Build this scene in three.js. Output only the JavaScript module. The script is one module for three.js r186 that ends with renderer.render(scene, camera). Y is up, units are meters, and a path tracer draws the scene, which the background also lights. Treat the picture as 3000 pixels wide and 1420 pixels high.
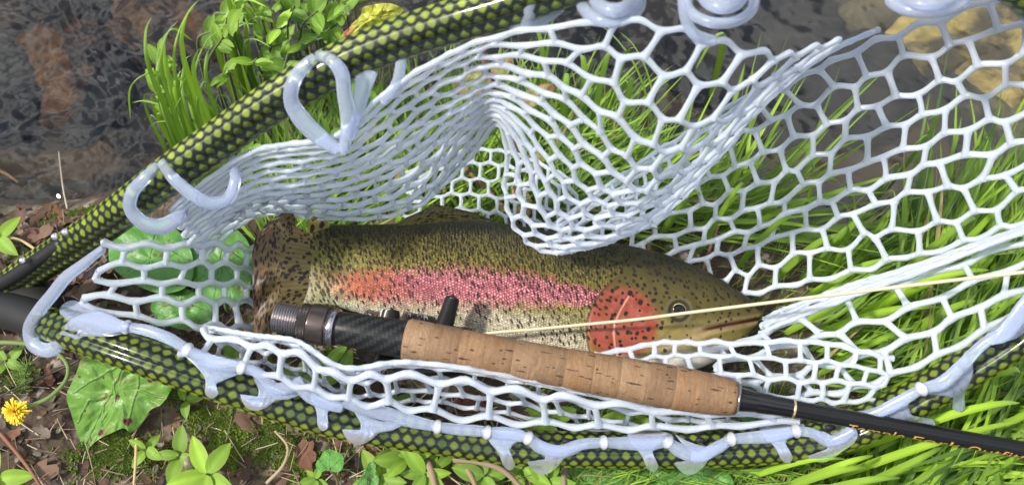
import * as THREE from 'three';
import { mergeGeometries } from 'three/addons/utils/BufferGeometryUtils.js';

// ───────────────────────── camera, sky, sun, exposure ─────────────────────────
const scene = new THREE.Scene();
const V3 = (x, y, z) => new THREE.Vector3(x, y, z);
const PITCH = 65 * Math.PI / 180, CAM_H = 0.47, FPX = 2496, CX = 1500, CY = 710;
const camera = new THREE.PerspectiveCamera(2 * Math.atan(710 / FPX) * 180 / Math.PI, 1024 / 484, 0.02, 60);
const EYE = V3(0, CAM_H, 0);
const FWD = V3(0, -Math.sin(PITCH), -Math.cos(PITCH)), UPV = V3(0, Math.cos(PITCH), -Math.sin(PITCH)), RIGHT = V3(1, 0, 0);
camera.position.copy(EYE);
camera.up.copy(UPV);
camera.lookAt(EYE.clone().add(FWD));
camera.focus = 0.455;
camera.userData.fStop = 9;
scene.add(camera);

const SUN = V3(-0.66, 0.70, 0.08).normalize();
const sun = new THREE.DirectionalLight(new THREE.Color(1.0, 0.95, 0.86), 4.8);
sun.position.copy(SUN.clone().multiplyScalar(6));
sun.castShadow = true;
sun.shadow.radius = 10;
sun.shadow.mapSize.set(2048, 2048);
Object.assign(sun.shadow.camera, { left: -1.2, right: 1.2, top: 1.2, bottom: -1.2, near: 0.5, far: 14 });
scene.add(sun); scene.add(sun.target);

const renderer = new THREE.WebGLRenderer({ antialias: true });
renderer.toneMapping = THREE.LinearToneMapping;
renderer.toneMappingExposure = 1.2;
renderer.shadowMap.enabled = true;

// seeded random numbers and noise
function rng(seed) { let a = seed >>> 0; return () => { a = (a + 0x6D2B79F5) | 0; let t = Math.imul(a ^ (a >>> 15), 1 | a); t = (t + Math.imul(t ^ (t >>> 7), 61 | t)) ^ t; return ((t ^ (t >>> 14)) >>> 0) / 4294967296; }; }
const R = rng(20240517);
const rr = (a, b) => a + (b - a) * R();
function h2(i, j) { let n = Math.imul(i, 374761393) + Math.imul(j, 668265263) | 0; n = Math.imul(n ^ (n >>> 13), 1274126177); return ((n ^ (n >>> 16)) >>> 0) / 4294967296; }
function vn(x, y) { const i = Math.floor(x), j = Math.floor(y); let f = x - i, g = y - j; f = f * f * (3 - 2 * f); g = g * g * (3 - 2 * g); const a = h2(i, j), b = h2(i + 1, j), c = h2(i, j + 1), d = h2(i + 1, j + 1); return a + (b - a) * f + (c - a) * g + (a - b - c + d) * f * g; }
function fbm(x, y, o = 4) { let s = 0, a = 0.5, t = 0; for (let k = 0; k < o; k++) { s += a * vn(x, y); t += a; x = x * 2.03 + 17.3; y = y * 2.03 - 9.1; a *= 0.5; } return s / t; }
// noise that tiles with period p
function vnp(x, y, p) { const w = (n) => ((n % p) + p) % p; const i = Math.floor(x), j = Math.floor(y); let f = x - i, g = y - j; f = f * f * (3 - 2 * f); g = g * g * (3 - 2 * g); const a = h2(w(i), w(j)), b = h2(w(i + 1), w(j)), c = h2(w(i), w(j + 1)), d = h2(w(i + 1), w(j + 1)); return a + (b - a) * f + (c - a) * g + (a - b - c + d) * f * g; }
function fbmp(x, y, p, o = 4) { let s = 0, a = 0.5, t = 0; for (let k = 0; k < o; k++) { s += a * vnp(x, y, p); t += a; x *= 2; y *= 2; p *= 2; a *= 0.55; } return s / t; }
const clamp = (x, a = 0, b = 1) => Math.min(b, Math.max(a, x));
const smooth = (a, b, x) => { const t = clamp((x - a) / (b - a)); return t * t * (3 - 2 * t); };
const mix = (a, b, t) => a + (b - a) * t;
const mix3 = (a, b, t) => [mix(a[0], b[0], t), mix(a[1], b[1], t), mix(a[2], b[2], t)];
function table(T, x) { if (x <= T[0][0]) return T[0].slice(1); for (let k = 1; k < T.length; k++) if (x <= T[k][0]) { const t = (x - T[k - 1][0]) / (T[k][0] - T[k - 1][0]); return T[k].slice(1).map((v, n) => mix(T[k - 1][n + 1], v, t)); } return T[T.length - 1].slice(1); }
const sRGB = (x) => { x = clamp(x); return x <= 0.0031308 ? 12.92 * x : 1.055 * Math.pow(x, 1 / 2.4) - 0.055; };
const B8 = (x) => Math.round(sRGB(x) * 255);
function dataTex(w, h, fn, srgb = true) {   // fn(x, y) gives linear [r, g, b] or a grey number
  const a = new Uint8Array(w * h * 4);
  for (let y = 0; y < h; y++) for (let x = 0; x < w; x++) {
    const c = fn(x, y), k = (y * w + x) * 4;
    if (typeof c === 'number') { a[k] = a[k + 1] = a[k + 2] = Math.round(clamp(c) * 255); } else { a[k] = srgb ? B8(c[0]) : c[0] * 255; a[k + 1] = srgb ? B8(c[1]) : c[1] * 255; a[k + 2] = srgb ? B8(c[2]) : c[2] * 255; }
    a[k + 3] = 255;
  }
  const t = new THREE.DataTexture(a, w, h);
  t.magFilter = THREE.LinearFilter; t.minFilter = THREE.LinearMipmapLinearFilter; t.generateMipmaps = true;
  t.wrapS = t.wrapT = THREE.RepeatWrapping;
  if (srgb) t.colorSpace = THREE.SRGBColorSpace;
  t.needsUpdate = true;
  return t;
}

// the sky: blue with broken bright cloud
{
  const W = 512, H = 256, a = new Float32Array(W * H * 4);
  for (let y = 0; y < H; y++) for (let x = 0; x < W; x++) {
    const el = (y + 0.5) / H * Math.PI - Math.PI / 2, az = (x + 0.5) / W * 2 * Math.PI;
    const s = Math.sin(el), c = Math.cos(el), dx = c * Math.cos(az), dz = c * Math.sin(az);
    const up = Math.max(s, 0.0);
    let col = mix3([0.62, 0.72, 0.86], [0.17, 0.31, 0.66], Math.pow(up, 0.55));
    const k = 1.6 / (up + 0.35);
    const cl = smooth(0.53, 0.66, fbm(dx * k * 1.5 + 31, dz * k * 1.5 + 7, 5)) * smooth(-0.02, 0.12, s);
    col = mix3(col, [3.0, 3.03, 3.08], cl * 0.9);
    if (s < 0) col = [0.16, 0.17, 0.14];
    const q = (y * W + x) * 4;
    a[q] = col[0] * 0.60; a[q + 1] = col[1] * 0.60; a[q + 2] = col[2] * 0.60; a[q + 3] = 1;
  }
  const t = new THREE.DataTexture(a, W, H, THREE.RGBAFormat, THREE.FloatType);
  t.mapping = THREE.EquirectangularReflectionMapping; t.magFilter = THREE.LinearFilter; t.needsUpdate = true;
  scene.background = t; scene.environment = t;
}

// ───────────────────────── helpers ─────────────────────────
// a pixel of the photograph (3000 x 1420) at a distance along the lens axis
function P(u, v, d) { return EYE.clone().addScaledVector(FWD, d).addScaledVector(RIGHT, (u - CX) / FPX * d).addScaledVector(UPV, -(v - CY) / FPX * d); }
// where the pixel's ray meets the level y
function G(u, v, y = 0) { const dir = FWD.clone().addScaledVector(RIGHT, (u - CX) / FPX).addScaledVector(UPV, -(v - CY) / FPX); return EYE.clone().addScaledVector(dir, (y - CAM_H) / dir.y); }
const used = new Map();
function numbered(n) { const k = used.get(n) || 0; used.set(n, k + 1); return k ? n + '_' + String(k).padStart(3, '0') : n; }
function shade(o) { o.castShadow = o.receiveShadow = true; return o; }
function tag(o, label, category, group, kind) { o.userData.label = label; if (category) o.userData.category = category; if (group) o.userData.group = group; if (kind) o.userData.kind = kind; return o; }
function thing(name, label, category, group) { const o = new THREE.Group(); o.name = numbered(name); scene.add(o); return tag(o, label, category, group); }
function part(name, geo, mat, parent) { const m = shade(new THREE.Mesh(geo, mat)); m.name = parent === scene ? numbered(name) : name; parent.add(m); return m; }
function rebase(g, at) { g.position.copy(at); for (const c of g.children) { c.position.sub(at); } return g; }   // put a thing's origin at its base

class MB {
  constructor() { this.p = []; this.n = []; this.t = []; this.i = []; this.c = null; }
  v(p, n, u, w, col) { this.p.push(p.x, p.y, p.z); this.n.push(n.x, n.y, n.z); this.t.push(u, w); if (col) { this.c = this.c || []; this.c.push(col[0], col[1], col[2]); } return this.p.length / 3 - 1; }
  // swept ring along points; r is a number, a list or a list of [width, thickness]; flat rings lie across `side` = away from the eye direction
  tube(pts, r, { seg = 8, caps = true, view = null, col = null } = {}) {
    const n = pts.length, rad = (k) => { const q = typeof r === 'function' ? r(k / (n - 1)) : Array.isArray(r) ? r[k] : r; return Array.isArray(q) ? q : [q, q]; };
    const T = pts.map((_, k) => pts[Math.min(k + 1, n - 1)].clone().sub(pts[Math.max(k - 1, 0)]).normalize());
    let N = Math.abs(T[0].y) < 0.9 ? V3(0, 1, 0) : V3(1, 0, 0);
    N.addScaledVector(T[0], -N.dot(T[0])).normalize();
    let len = 0, rings = [];
    for (let k = 0; k < n; k++) {
      if (k) len += pts[k].distanceTo(pts[k - 1]);
      if (view) { N = T[k].clone().cross(view).normalize(); } else N.addScaledVector(T[k], -N.dot(T[k])).normalize();
      const Bn = T[k].clone().cross(N), [a, b] = rad(k), ring = [];
      for (let s = 0; s <= seg; s++) {
        const q = s / seg * 2 * Math.PI, cs = Math.cos(q), sn = Math.sin(q);
        const pos = pts[k].clone().addScaledVector(N, cs * a).addScaledVector(Bn, sn * b);
        const nn = N.clone().multiplyScalar(cs / Math.max(a, 1e-6)).addScaledVector(Bn, sn / Math.max(b, 1e-6)).normalize();
        ring.push(this.v(pos, nn, len, s / seg, col));
      }
      rings.push(ring);
    }
    for (let k = 0; k < n - 1; k++) for (let s = 0; s < seg; s++) { const a = rings[k][s], b = rings[k][s + 1], c = rings[k + 1][s], d = rings[k + 1][s + 1]; this.i.push(a, b, c, b, d, c); }
    if (caps) for (const [k, sg] of [[0, -1], [n - 1, 1]]) {
      const [a, b] = rad(k), tip = this.v(pts[k].clone().addScaledVector(T[k], sg * Math.min(a, b) * 0.55), T[k].clone().multiplyScalar(sg), len, 0, col);
      for (let s = 0; s < seg; s++) sg > 0 ? this.i.push(rings[k][s], rings[k][s + 1], tip) : this.i.push(rings[k][s + 1], rings[k][s], tip);
    }
    return this;
  }
  ball(p, r, col) { const g = new THREE.IcosahedronGeometry(r, 1), a = g.attributes.position, b0 = this.p.length / 3; for (let k = 0; k < a.count; k++) { const q = V3().fromBufferAttribute(a, k); this.v(q.clone().add(p), q.normalize(), 0, 0, col); } for (let k = 0; k < a.count; k++) this.i.push(b0 + k); return this; }
  // grid of points rows x cols, smooth normals worked out afterwards
  grid(rows, uvf = null, colf = null) {
    const m = rows.length, n = rows[0].length, b = this.p.length / 3;
    for (let j = 0; j < m; j++) for (let k = 0; k < n; k++) {
      const dx = rows[j][Math.min(k + 1, n - 1)].clone().sub(rows[j][Math.max(k - 1, 0)]), dy = rows[Math.min(j + 1, m - 1)][k].clone().sub(rows[Math.max(j - 1, 0)][k]);
      const nn = dx.cross(dy); if (nn.lengthSq() < 1e-18) nn.set(0, 1, 0);
      const uv = uvf ? uvf(j / (m - 1), k / (n - 1)) : [k / (n - 1), j / (m - 1)];
      this.v(rows[j][k], nn.normalize(), uv[0], uv[1], colf ? colf(j / (m - 1), k / (n - 1)) : null);
    }
    for (let j = 0; j < m - 1; j++) for (let k = 0; k < n - 1; k++) { const a = b + j * n + k; this.i.push(a, a + 1, a + n, a + 1, a + n + 1, a + n); }
    return this;
  }
  geo() { const g = new THREE.BufferGeometry(); g.setAttribute('position', new THREE.Float32BufferAttribute(this.p, 3)); g.setAttribute('normal', new THREE.Float32BufferAttribute(this.n, 3)); g.setAttribute('uv', new THREE.Float32BufferAttribute(this.t, 2)); if (this.c) g.setAttribute('color', new THREE.Float32BufferAttribute(this.c, 3)); g.setIndex(this.i); return g; }
  build(name, mat, parent) { return part(name, this.geo(), mat, parent); }
}
function bspline(p, per = 5) { const n = p.length, q = (k) => k < 0 ? p[0].clone().multiplyScalar(2).sub(p[Math.min(-k, n - 1)]) : k >= n ? p[n - 1].clone().multiplyScalar(2).sub(p[Math.max(2 * n - 2 - k, 0)]) : p[k], out = []; for (let i = 0; i < n - 1; i++) for (let s = 0; s < per + (i === n - 2 ? 1 : 0); s++) { const t = s / per, a = (1 - t) ** 3 / 6, b = (3 * t ** 3 - 6 * t * t + 4) / 6, c = (-3 * t ** 3 + 3 * t * t + 3 * t + 1) / 6, d = t ** 3 / 6; out.push(q(i - 1).clone().multiplyScalar(a).addScaledVector(q(i), b).addScaledVector(q(i + 1), c).addScaledVector(q(i + 2), d)); } return out; }
function spline(pts, per = 4, closed = false) { const c = new THREE.CatmullRomCurve3(pts, closed, 'centripetal'); return c.getPoints((pts.length - 1) * per); }
const px = (L, dd = 0) => L.map(([u, v, d]) => P(u, v, d + dd));

// ───────────────────────── materials ─────────────────────────
const std = (rgb, rough = 0.7, o = {}) => new THREE.MeshStandardMaterial({ color: new THREE.Color().setRGB(...rgb), roughness: rough, side: THREE.DoubleSide, ...o });
const phy = (rgb, rough = 0.7, o = {}) => new THREE.MeshPhysicalMaterial({ color: new THREE.Color().setRGB(...rgb), roughness: rough, side: THREE.DoubleSide, ...o });
const M = {};
M.rubber = phy([0.86, 0.915, 1.0], 0.18, { transmission: 0.64, ior: 1.36, thickness: 0.003 });
M.rubberThick = phy([0.74, 0.82, 1.0], 0.20, { transmission: 0.76, ior: 1.36, thickness: 0.004 });
M.collar = phy([0.60, 0.62, 0.68], 0.4, { transmission: 0.25, thickness: 0.002, ior: 1.36 });
M.drop = phy([1, 1, 1], 0.02, { transmission: 1, ior: 1.33, thickness: 0.001 });
M.black = std([0.012, 0.012, 0.013], 0.42);
M.blackMatte = std([0.007, 0.007, 0.0075], 0.62);
M.steel = std([0.62, 0.60, 0.56], 0.28, { metalness: 1 });
M.leaf = (rgb, rough = 0.62, tr = 0.26) => phy(rgb, rough, { transmission: tr, vertexColors: true });

// ───────────────────────── the ground, the stream ─────────────────────────
const shorePx = [[-900, 650], [0, 630], [300, 600], [450, 545], [700, 500], [1000, 450], [1400, 400], [1700, 475], [2000, 610], [2300, 730], [2600, 785], [3000, 810], [3700, 830]];
const shoreW = shorePx.map(([u, v]) => { const q = G(u, v, 0); return [q.x, q.z]; });
shoreW.unshift([-6, shoreW[0][1]]); shoreW.push([6, shoreW[shoreW.length - 1][1]]);
const shoreZ = (x) => table(shoreW, x)[0] + (fbm(x * 14 + 5, 2.2, 3) - 0.5) * 0.05;
const WATER_Y = -0.028;
function bankY(x, z) {
  const out = shoreZ(x) - z;   // metres beyond the shoreline
  const n = (fbm(x * 22, z * 22, 4) - 0.5) * 0.014 + (fbm(x * 3, z * 3, 2) - 0.5) * 0.012;
  return n * (1 - smooth(0.3, 2, Math.hypot(x, z + 0.2))) - 0.075 * smooth(-0.012, 0.10, out) - 0.10 * smooth(0.1, 1.4, out);
}
function warpGrid(n, near, far) { const a = []; for (let k = -n; k <= n; k++) { const t = k / n; a.push(near * t + Math.sign(t) * (far - near) * Math.pow(Math.abs(t), 7)); } return a; }
{
  const soil = dataTex(1024, 1024, (x, y) => {
    const u = x / 1024, v = y / 1024;
    const a = fbmp(u * 8, v * 8, 8, 6), b = fbmp(u * 30 + 3, v * 30, 30, 4), c = fbmp(u * 90, v * 90 + 5, 90, 3);
    let col = mix3([0.055, 0.036, 0.021], [0.14, 0.098, 0.062], smooth(0.3, 0.75, a));
    col = mix3(col, [0.19, 0.16, 0.125], smooth(0.55, 0.8, b) * 0.6);
    col = mix3(col, [0.035, 0.02, 0.012], smooth(0.58, 0.75, c) * 0.7);
    col = mix3(col, [0.30, 0.26, 0.21], smooth(0.70, 0.80, fbmp(u * 60 + 9, v * 60 + 2, 60, 3)) * 0.8);
    col = mix3(col, [0.05, 0.07, 0.012], smooth(0.56, 0.72, fbmp(u * 5 + 4, v * 5 + 1, 5, 5)) * 0.7);
    return col;
  });
  const soilBump = dataTex(1024, 1024, (x, y) => { const u = x / 1024, v = y / 1024; return 0.5 * fbmp(u * 14, v * 14, 14, 5) + 0.5 * fbmp(u * 80, v * 80, 80, 3); }, false);
  const m = std([1, 1, 1], 0.9, { map: soil, bumpMap: soilBump, bumpScale: 0.006 });
  const xs = warpGrid(130, 0.75, 18), zs = warpGrid(130, 0.75, 18).map((z) => z - 0.2);
  const g = new MB(); g.grid(zs.map((z) => xs.map((x) => V3(x, bankY(x, z), z))));
  for (let k = 0; k < g.p.length / 3; k++) { g.t[2 * k] = g.p[3 * k] / 0.45; g.t[2 * k + 1] = g.p[3 * k + 2] / 0.45; }
  const o = g.build('bank_ground', m, scene); o.userData.kind = 'structure'; o.userData.label = 'dark brown leaf littered stream bank';
}
{
  // stream bed: silt and pebbly mud, a little above the bank sheet where it dips under water
  const bed = dataTex(1024, 1024, (x, y) => {
    const u = x / 1024, v = y / 1024;
    const a = fbmp(u * 5, v * 5, 5, 6), b = fbmp(u * 26 + 3, v * 26, 26, 4), c = fbmp(u * 12 + 7, v * 12 + 2, 12, 4);
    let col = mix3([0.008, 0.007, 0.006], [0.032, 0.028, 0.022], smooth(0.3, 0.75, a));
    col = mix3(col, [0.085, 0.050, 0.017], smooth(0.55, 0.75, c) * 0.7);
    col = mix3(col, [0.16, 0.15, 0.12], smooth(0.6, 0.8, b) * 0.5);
    return col;
  });
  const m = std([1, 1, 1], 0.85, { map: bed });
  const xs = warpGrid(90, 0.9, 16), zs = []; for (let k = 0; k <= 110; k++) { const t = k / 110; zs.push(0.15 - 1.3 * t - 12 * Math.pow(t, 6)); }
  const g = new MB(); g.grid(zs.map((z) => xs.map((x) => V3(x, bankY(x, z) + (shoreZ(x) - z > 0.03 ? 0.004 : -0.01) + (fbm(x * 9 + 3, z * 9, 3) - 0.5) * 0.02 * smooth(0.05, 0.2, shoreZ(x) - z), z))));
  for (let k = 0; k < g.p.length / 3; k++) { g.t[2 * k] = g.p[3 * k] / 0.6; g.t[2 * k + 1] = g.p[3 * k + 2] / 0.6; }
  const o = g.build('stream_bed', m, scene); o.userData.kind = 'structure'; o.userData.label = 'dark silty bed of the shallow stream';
}
{
  // water surface with small running ripples
  const rip = (x, z) => {
    const w = fbm(x * 6 + 2, z * 6, 2) * 0.09;
    let h = 0;
    h += 0.0042 * (fbm((x + w) * 38, (z - w) * 62, 3) - 0.5);
    h += 0.0030 * (fbm((x * 0.8 + z * 0.6 + w) * 85, (z * 0.8 - x * 0.6) * 130, 2) - 0.5);
    h += 0.0016 * (fbm((x + w) * 120, (z + w) * 60, 2) - 0.5);
    h += 0.0030 * (fbm(x * 16, z * 24, 2) - 0.5);
    return h * (x > 0.05 ? mix(1, 0.5, smooth(0.05, 0.25, x)) : 1.0);
  };
  const m = phy([0.93, 0.95, 0.90], 0.02, { transmission: 1, ior: 1.42, thickness: 0.05 });
  const g = new MB();
  const xs = []; for (let k = 0; k <= 460; k++) { const t = k / 230 - 1; xs.push(0.62 * t + Math.sign(t) * 9 * Math.pow(Math.abs(t), 12)); }
  const zs = []; for (let k = 0; k <= 300; k++) { const t = k / 300; zs.push(-0.06 - 0.75 * t - 9 * Math.pow(t, 12)); }
  g.grid(zs.map((z) => xs.map((x) => V3(x, WATER_Y + rip(x, z), z))));
  const o = g.build('stream_water', m, scene); o.userData.kind = 'structure'; o.userData.label = 'shallow rippled stream water';
}
// stones on the stream bed
{
  const stoneM = [[0.055, 0.025, 0.007], [0.024, 0.017, 0.009], [0.014, 0.013, 0.011], [0.25, 0.185, 0.05], [0.075, 0.062, 0.03]].map((c, n) => {
    const t = dataTex(256, 256, (x, y) => { const u = x / 256, v = y / 256; const a = fbmp(u * 6 + n, v * 6, 6, 5), b = fbmp(u * 24, v * 24 + n, 24, 3); const k = mix(0.2, 1.8, smooth(.25, .75, a)) * mix(0.6, 1.4, b); return [c[0] * k, c[1] * k, c[2] * k]; });
    return std([1, 1, 1], 0.8, { map: t });
  });
  const L = [[230, 250, 0.05, 0, 'orange brown submerged stone under rippled water beside the grass tuft'], [560, 90, 0.055, 0, 'ochre submerged stone behind the grass tuft'], [90, 330, 0.04, 2, 'dark grey submerged stone near the leaf litter edge'], [150, 60, 0.045, 1, 'brown mossy submerged stone in the stream corner'], [330, 330, 0.035, 2, 'flat grey submerged stone below the orange stone'], [420, 30, 0.03, 2, 'small grey submerged stone between ochre stones'],
    [2780, 130, 0.055, 3, 'pale yellow submerged slab seen through the net'], [2930, 290, 0.05, 3, 'yellow streaked submerged stone seen through the net'], [2560, 40, 0.05, 4, 'tan submerged stone behind the net loops'], [2290, 120, 0.05, 2, 'grey brown submerged stone behind wide net cells'], [2990, 60, 0.05, 4, 'tan submerged stone at the yellow slab'], [2880, 480, 0.045, 4, 'brown submerged stone below the yellow slab'], [2050, 250, 0.04, 2, 'dark submerged stone behind the net fold'], [2500, 330, 0.05, 2, 'dark grey submerged stone under the middle of the net'], [1650, 200, 0.04, 2, 'dark submerged stone behind the net top row']];
  for (const [u, v, r, k, lab] of L) {
    const g = new THREE.IcosahedronGeometry(1, 5), a = g.attributes.position, s = rr(0, 50), sx = rr(0.9, 1.3), sz = rr(0.7, 1.05);
    for (let q = 0; q < a.count; q++) { const p = V3().fromBufferAttribute(a, q); const n = 0.75 + 0.5 * fbm(p.x * 1.6 + s, p.z * 1.6 + p.y, 4); a.setXYZ(q, p.x * n * r * sx, p.y * n * r * 0.42, p.z * n * r * sz); }
    const w = g.attributes.uv; for (let q = 0; q < a.count; q++) w.setXY(q, a.getX(q) * 9 + s, a.getZ(q) * 9 + a.getY(q) * 6);
    g.computeVertexNormals();
    const c = G(u, v, -0.08); const o = part('submerged_stone', g, stoneM[k], scene);
    o.position.set(c.x, Math.min(bankY(c.x, c.z) + 0.004, WATER_Y - 0.42 * r * 1.25 - 0.002), c.z); o.rotation.y = rr(0, 6);
    tag(o, lab, 'stone', 'stones on the stream bed');
  }
}

// ───────────────────────── the landing net ─────────────────────────
const net = thing('landing_net', 'green scale patterned hoop net with clear rubber mesh holding the trout', 'landing net');
const hoopPx = [[-140, 935, .51], [0, 855, .48], [102, 785, .465], [287, 668, .43], [495, 512, .40], [660, 395, .39], [833, 276, .38], [1010, 178, .372], [1170, 112, .366], [1330, 60, .36], [1483, 15, .352], [1700, -62, .34], [2050, -150, .332], [2450, -190, .33], [2850, -120, .335], [3150, 80, .345], [3330, 380, .36], [3260, 690, .378], [3000, 968, .395], [2750, 1130, .41], [2580, 1222, .42], [2423, 1284, .43], [2200, 1310, .438], [1864, 1318, .44], [1500, 1308, .437], [1250, 1275, .433], [990, 1232, .428], [815, 1180, .425], [629, 1118, .42], [466, 1062, .42], [268, 992, .43], [130, 945, .45], [0, 905, .475], [-140, 940, .51]];
const hoopC = spline(px(hoopPx), 12);
const hoopN = (() => { const n = V3(); for (let k = 0; k < hoopC.length; k++) { const a = hoopC[k], b = hoopC[(k + 1) % hoopC.length]; n.x += (a.y - b.y) * (a.z + b.z); n.y += (a.z - b.z) * (a.x + b.x); n.z += (a.x - b.x) * (a.y + b.y); } n.normalize(); return n.y < 0 ? n.negate() : n; })();
{
  const scaleTex = dataTex(1024, 1024, (x, y) => {
    // 16 scales along by 14 rows around
    const nu = 15, nv = 12; const fu = x / 1024 * nu, fv = y / 1024 * nv; const row = Math.floor(fv);
    let best = null;
    for (let r = row - 1; r <= row + 1; r++) for (let q = -1; q <= 1; q++) {
      const off = (((r % 2) + 2) % 2) * 0.5, ci = Math.floor(fu - off) + q, cu = ci + 0.5 + off, cv = r + 0.5;
      const j = (h2((ci + 64) % nu, (r + 140) % nv) - 0.5);
      const du = (fu - cu - j * 0.1) / 0.41, dv = (fv - cv) / 0.50;
      const e = Math.pow(Math.abs(du), 1.45) + Math.pow(Math.abs(dv), 1.45);
      if (!best || e < best[0]) best = [e, ci, r];
    }
    const [e, ci, r] = best, tone = h2((ci * 7 + 640) % nu + 31, (r + 140) % nv + 5);
    const rowTone = 0.5 + 0.5 * Math.sin((r + 1) / nv * Math.PI * 2 * 2);
    const inn = mix3([0.23, 0.28, 0.018], [0.028, 0.052, 0.016], clamp(0.12 + 0.62 * rowTone + 0.45 * (tone - .5)));
    const edge = mix3(inn, [0.04, 0.07, 0.012], 0.75);
    const base = [0.006, 0.009, 0.005];
    const g = 0.85 + 0.3 * vn(x * 0.13, y * 0.13);
    let c = mix3(inn, edge, smooth(0.35, 0.85, e)); c = mix3(c, base, smooth(0.82, 1.0, e));
    return [c[0] * g, c[1] * g, c[2] * g];
  });
  const m = phy([1, 1, 1], 0.34, { map: scaleTex, clearcoat: 0.45, clearcoatRoughness: 0.08, specularIntensity: 0.5 });
  const g = new MB(), SEG = 40, prof = [];
  for (let s = 0; s <= SEG; s++) {   // angle from the hoop plane's normal, positive towards the inside
    const a = s / SEG * 2 * Math.PI - Math.PI; let r = 0.0092;
    const groove = (c, w, dp) => { const x = Math.abs(a - c) / w; return x < 1 ? dp * smooth(1, 0.55, x) : 0; };
    r -= groove(0.42, 0.13, 0.0022) + groove(-0.62, 0.09, 0.0009) + groove(-1.05, 0.07, 0.0007);
    prof.push([a, r]);
  }
  let len = 0; const rings = [];
  hoopC.forEach((p, k) => {
    if (k) len += p.distanceTo(hoopC[k - 1]);
    const T = hoopC[Math.min(k + 1, hoopC.length - 1)].clone().sub(hoopC[Math.max(k - 1, 0)]).normalize();
    const N = hoopN.clone().addScaledVector(T, -hoopN.dot(T)).normalize(), I = T.clone().cross(N);   // I points to the inside
    if (k === 0) rings.sign = I.dot(P(1500, 600, .42).sub(hoopC[80])) > 0 ? 1 : -1;
    const ring = prof.map(([a, r]) => g.v(p.clone().addScaledVector(N, Math.cos(a) * r).addScaledVector(I, rings.sign * Math.sin(a) * r), N, len / 0.088, (a + Math.PI) / (2 * Math.PI)));
    rings.push(ring);
  });
  for (let k = 0; k < rings.length - 1; k++) for (let s = 0; s < SEG; s++) { const a = rings[k][s], b = rings[k][s + 1], c = rings[k + 1][s], d = rings[k + 1][s + 1]; g.i.push(a, b, c, b, d, c); }
  const geo = g.geo(); geo.computeVertexNormals();
  part('hoop_frame', geo, m, net);
  // black yoke and grip where the two ends meet, with its steel pins
  const y = new MB();
  y.tube(px([[-900, 1010, .62], [-500, 960, .56], [-200, 925, .52], [-60, 890, .50], [40, 875, .485], [110, 880, .472], [150, 900, .462]]), [0.016, 0.016, 0.0165, 0.0155, 0.014, 0.0115, 0.007], { seg: 20 });
  y.build('handle_grip', M.blackMatte, net);
  const sl = new MB(); sl.tube(spline(px([[-60, 862, .475], [30, 815, .462], [120, 752, .447], [175, 712, .438]])), (t) => [0.0045 * (1 - 0.35 * t), 0.004], { seg: 12 });
  sl.build('hoop_sleeve', M.black, net);
  const sl2 = new MB(); sl2.tube(hoopC.slice(-26).filter((_, k) => k % 3 === 0 && k < 34), (t) => 0.0100 + 0.0012 * t, { seg: 20 }); sl2.build('hoop_sleeve', M.blackMatte, net);
  for (const [u, v, d] of [[66, 763, .444], [160, 693, .428], [190, 680, .424]]) { const b = new MB(); b.ball(P(u, v, d), 0.0022); b.build('steel_pin', M.steel, net); }
  // dark holes where the cord tabs pass through
  const holeG = new THREE.SphereGeometry(1, 12, 8);
  for (const [u, v, d] of [[1660, 1292, .4305], [2052, 1289, .4295], [2432, 1252, .421], [2925, 1012, .390], [2815, 1068, .3955]]) { const h = part('cord_hole', holeG, M.blackMatte, net); h.position.copy(P(u, v, d)); h.scale.set(0.0025, 0.0016, 0.0016); }
}

// the rubber mesh: each panel is a lattice of control points (pixel, pixel, distance) that carries wavy strands and short links
function lattice(rows) {
  const m = rows.length, n = rows[0].length;
  const cr = (a, b, c, d, t) => 0.5 * (2 * b + (c - a) * t + (2 * a - 5 * b + 4 * c - d) * t * t + (3 * b - a - 3 * c + d) * t * t * t);
  const at = (row, x) => { const i = clamp(Math.floor(x), 0, n - 2), t = x - i; const q = (k) => row[clamp(k, 0, n - 1)]; return [0, 1, 2].map((c) => cr(q(i - 1)[c], q(i)[c], q(i + 1)[c], q(i + 2)[c], t)); };
  return (s, t) => {
    const x = s * (n - 1), y = t * (m - 1), j = clamp(Math.floor(y), 0, m - 2), f = y - j;
    const q = (k) => at(rows[clamp(k, 0, m - 1)], x);
    const A = q(j - 1), Bq = q(j), C = q(j + 1), D = q(j + 2);
    return P(...[0, 1, 2].map((c) => cr(A[c], Bq[c], C[c], D[c], f)));
  };
}
const netB = new MB(), dropSpots = [];
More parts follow.
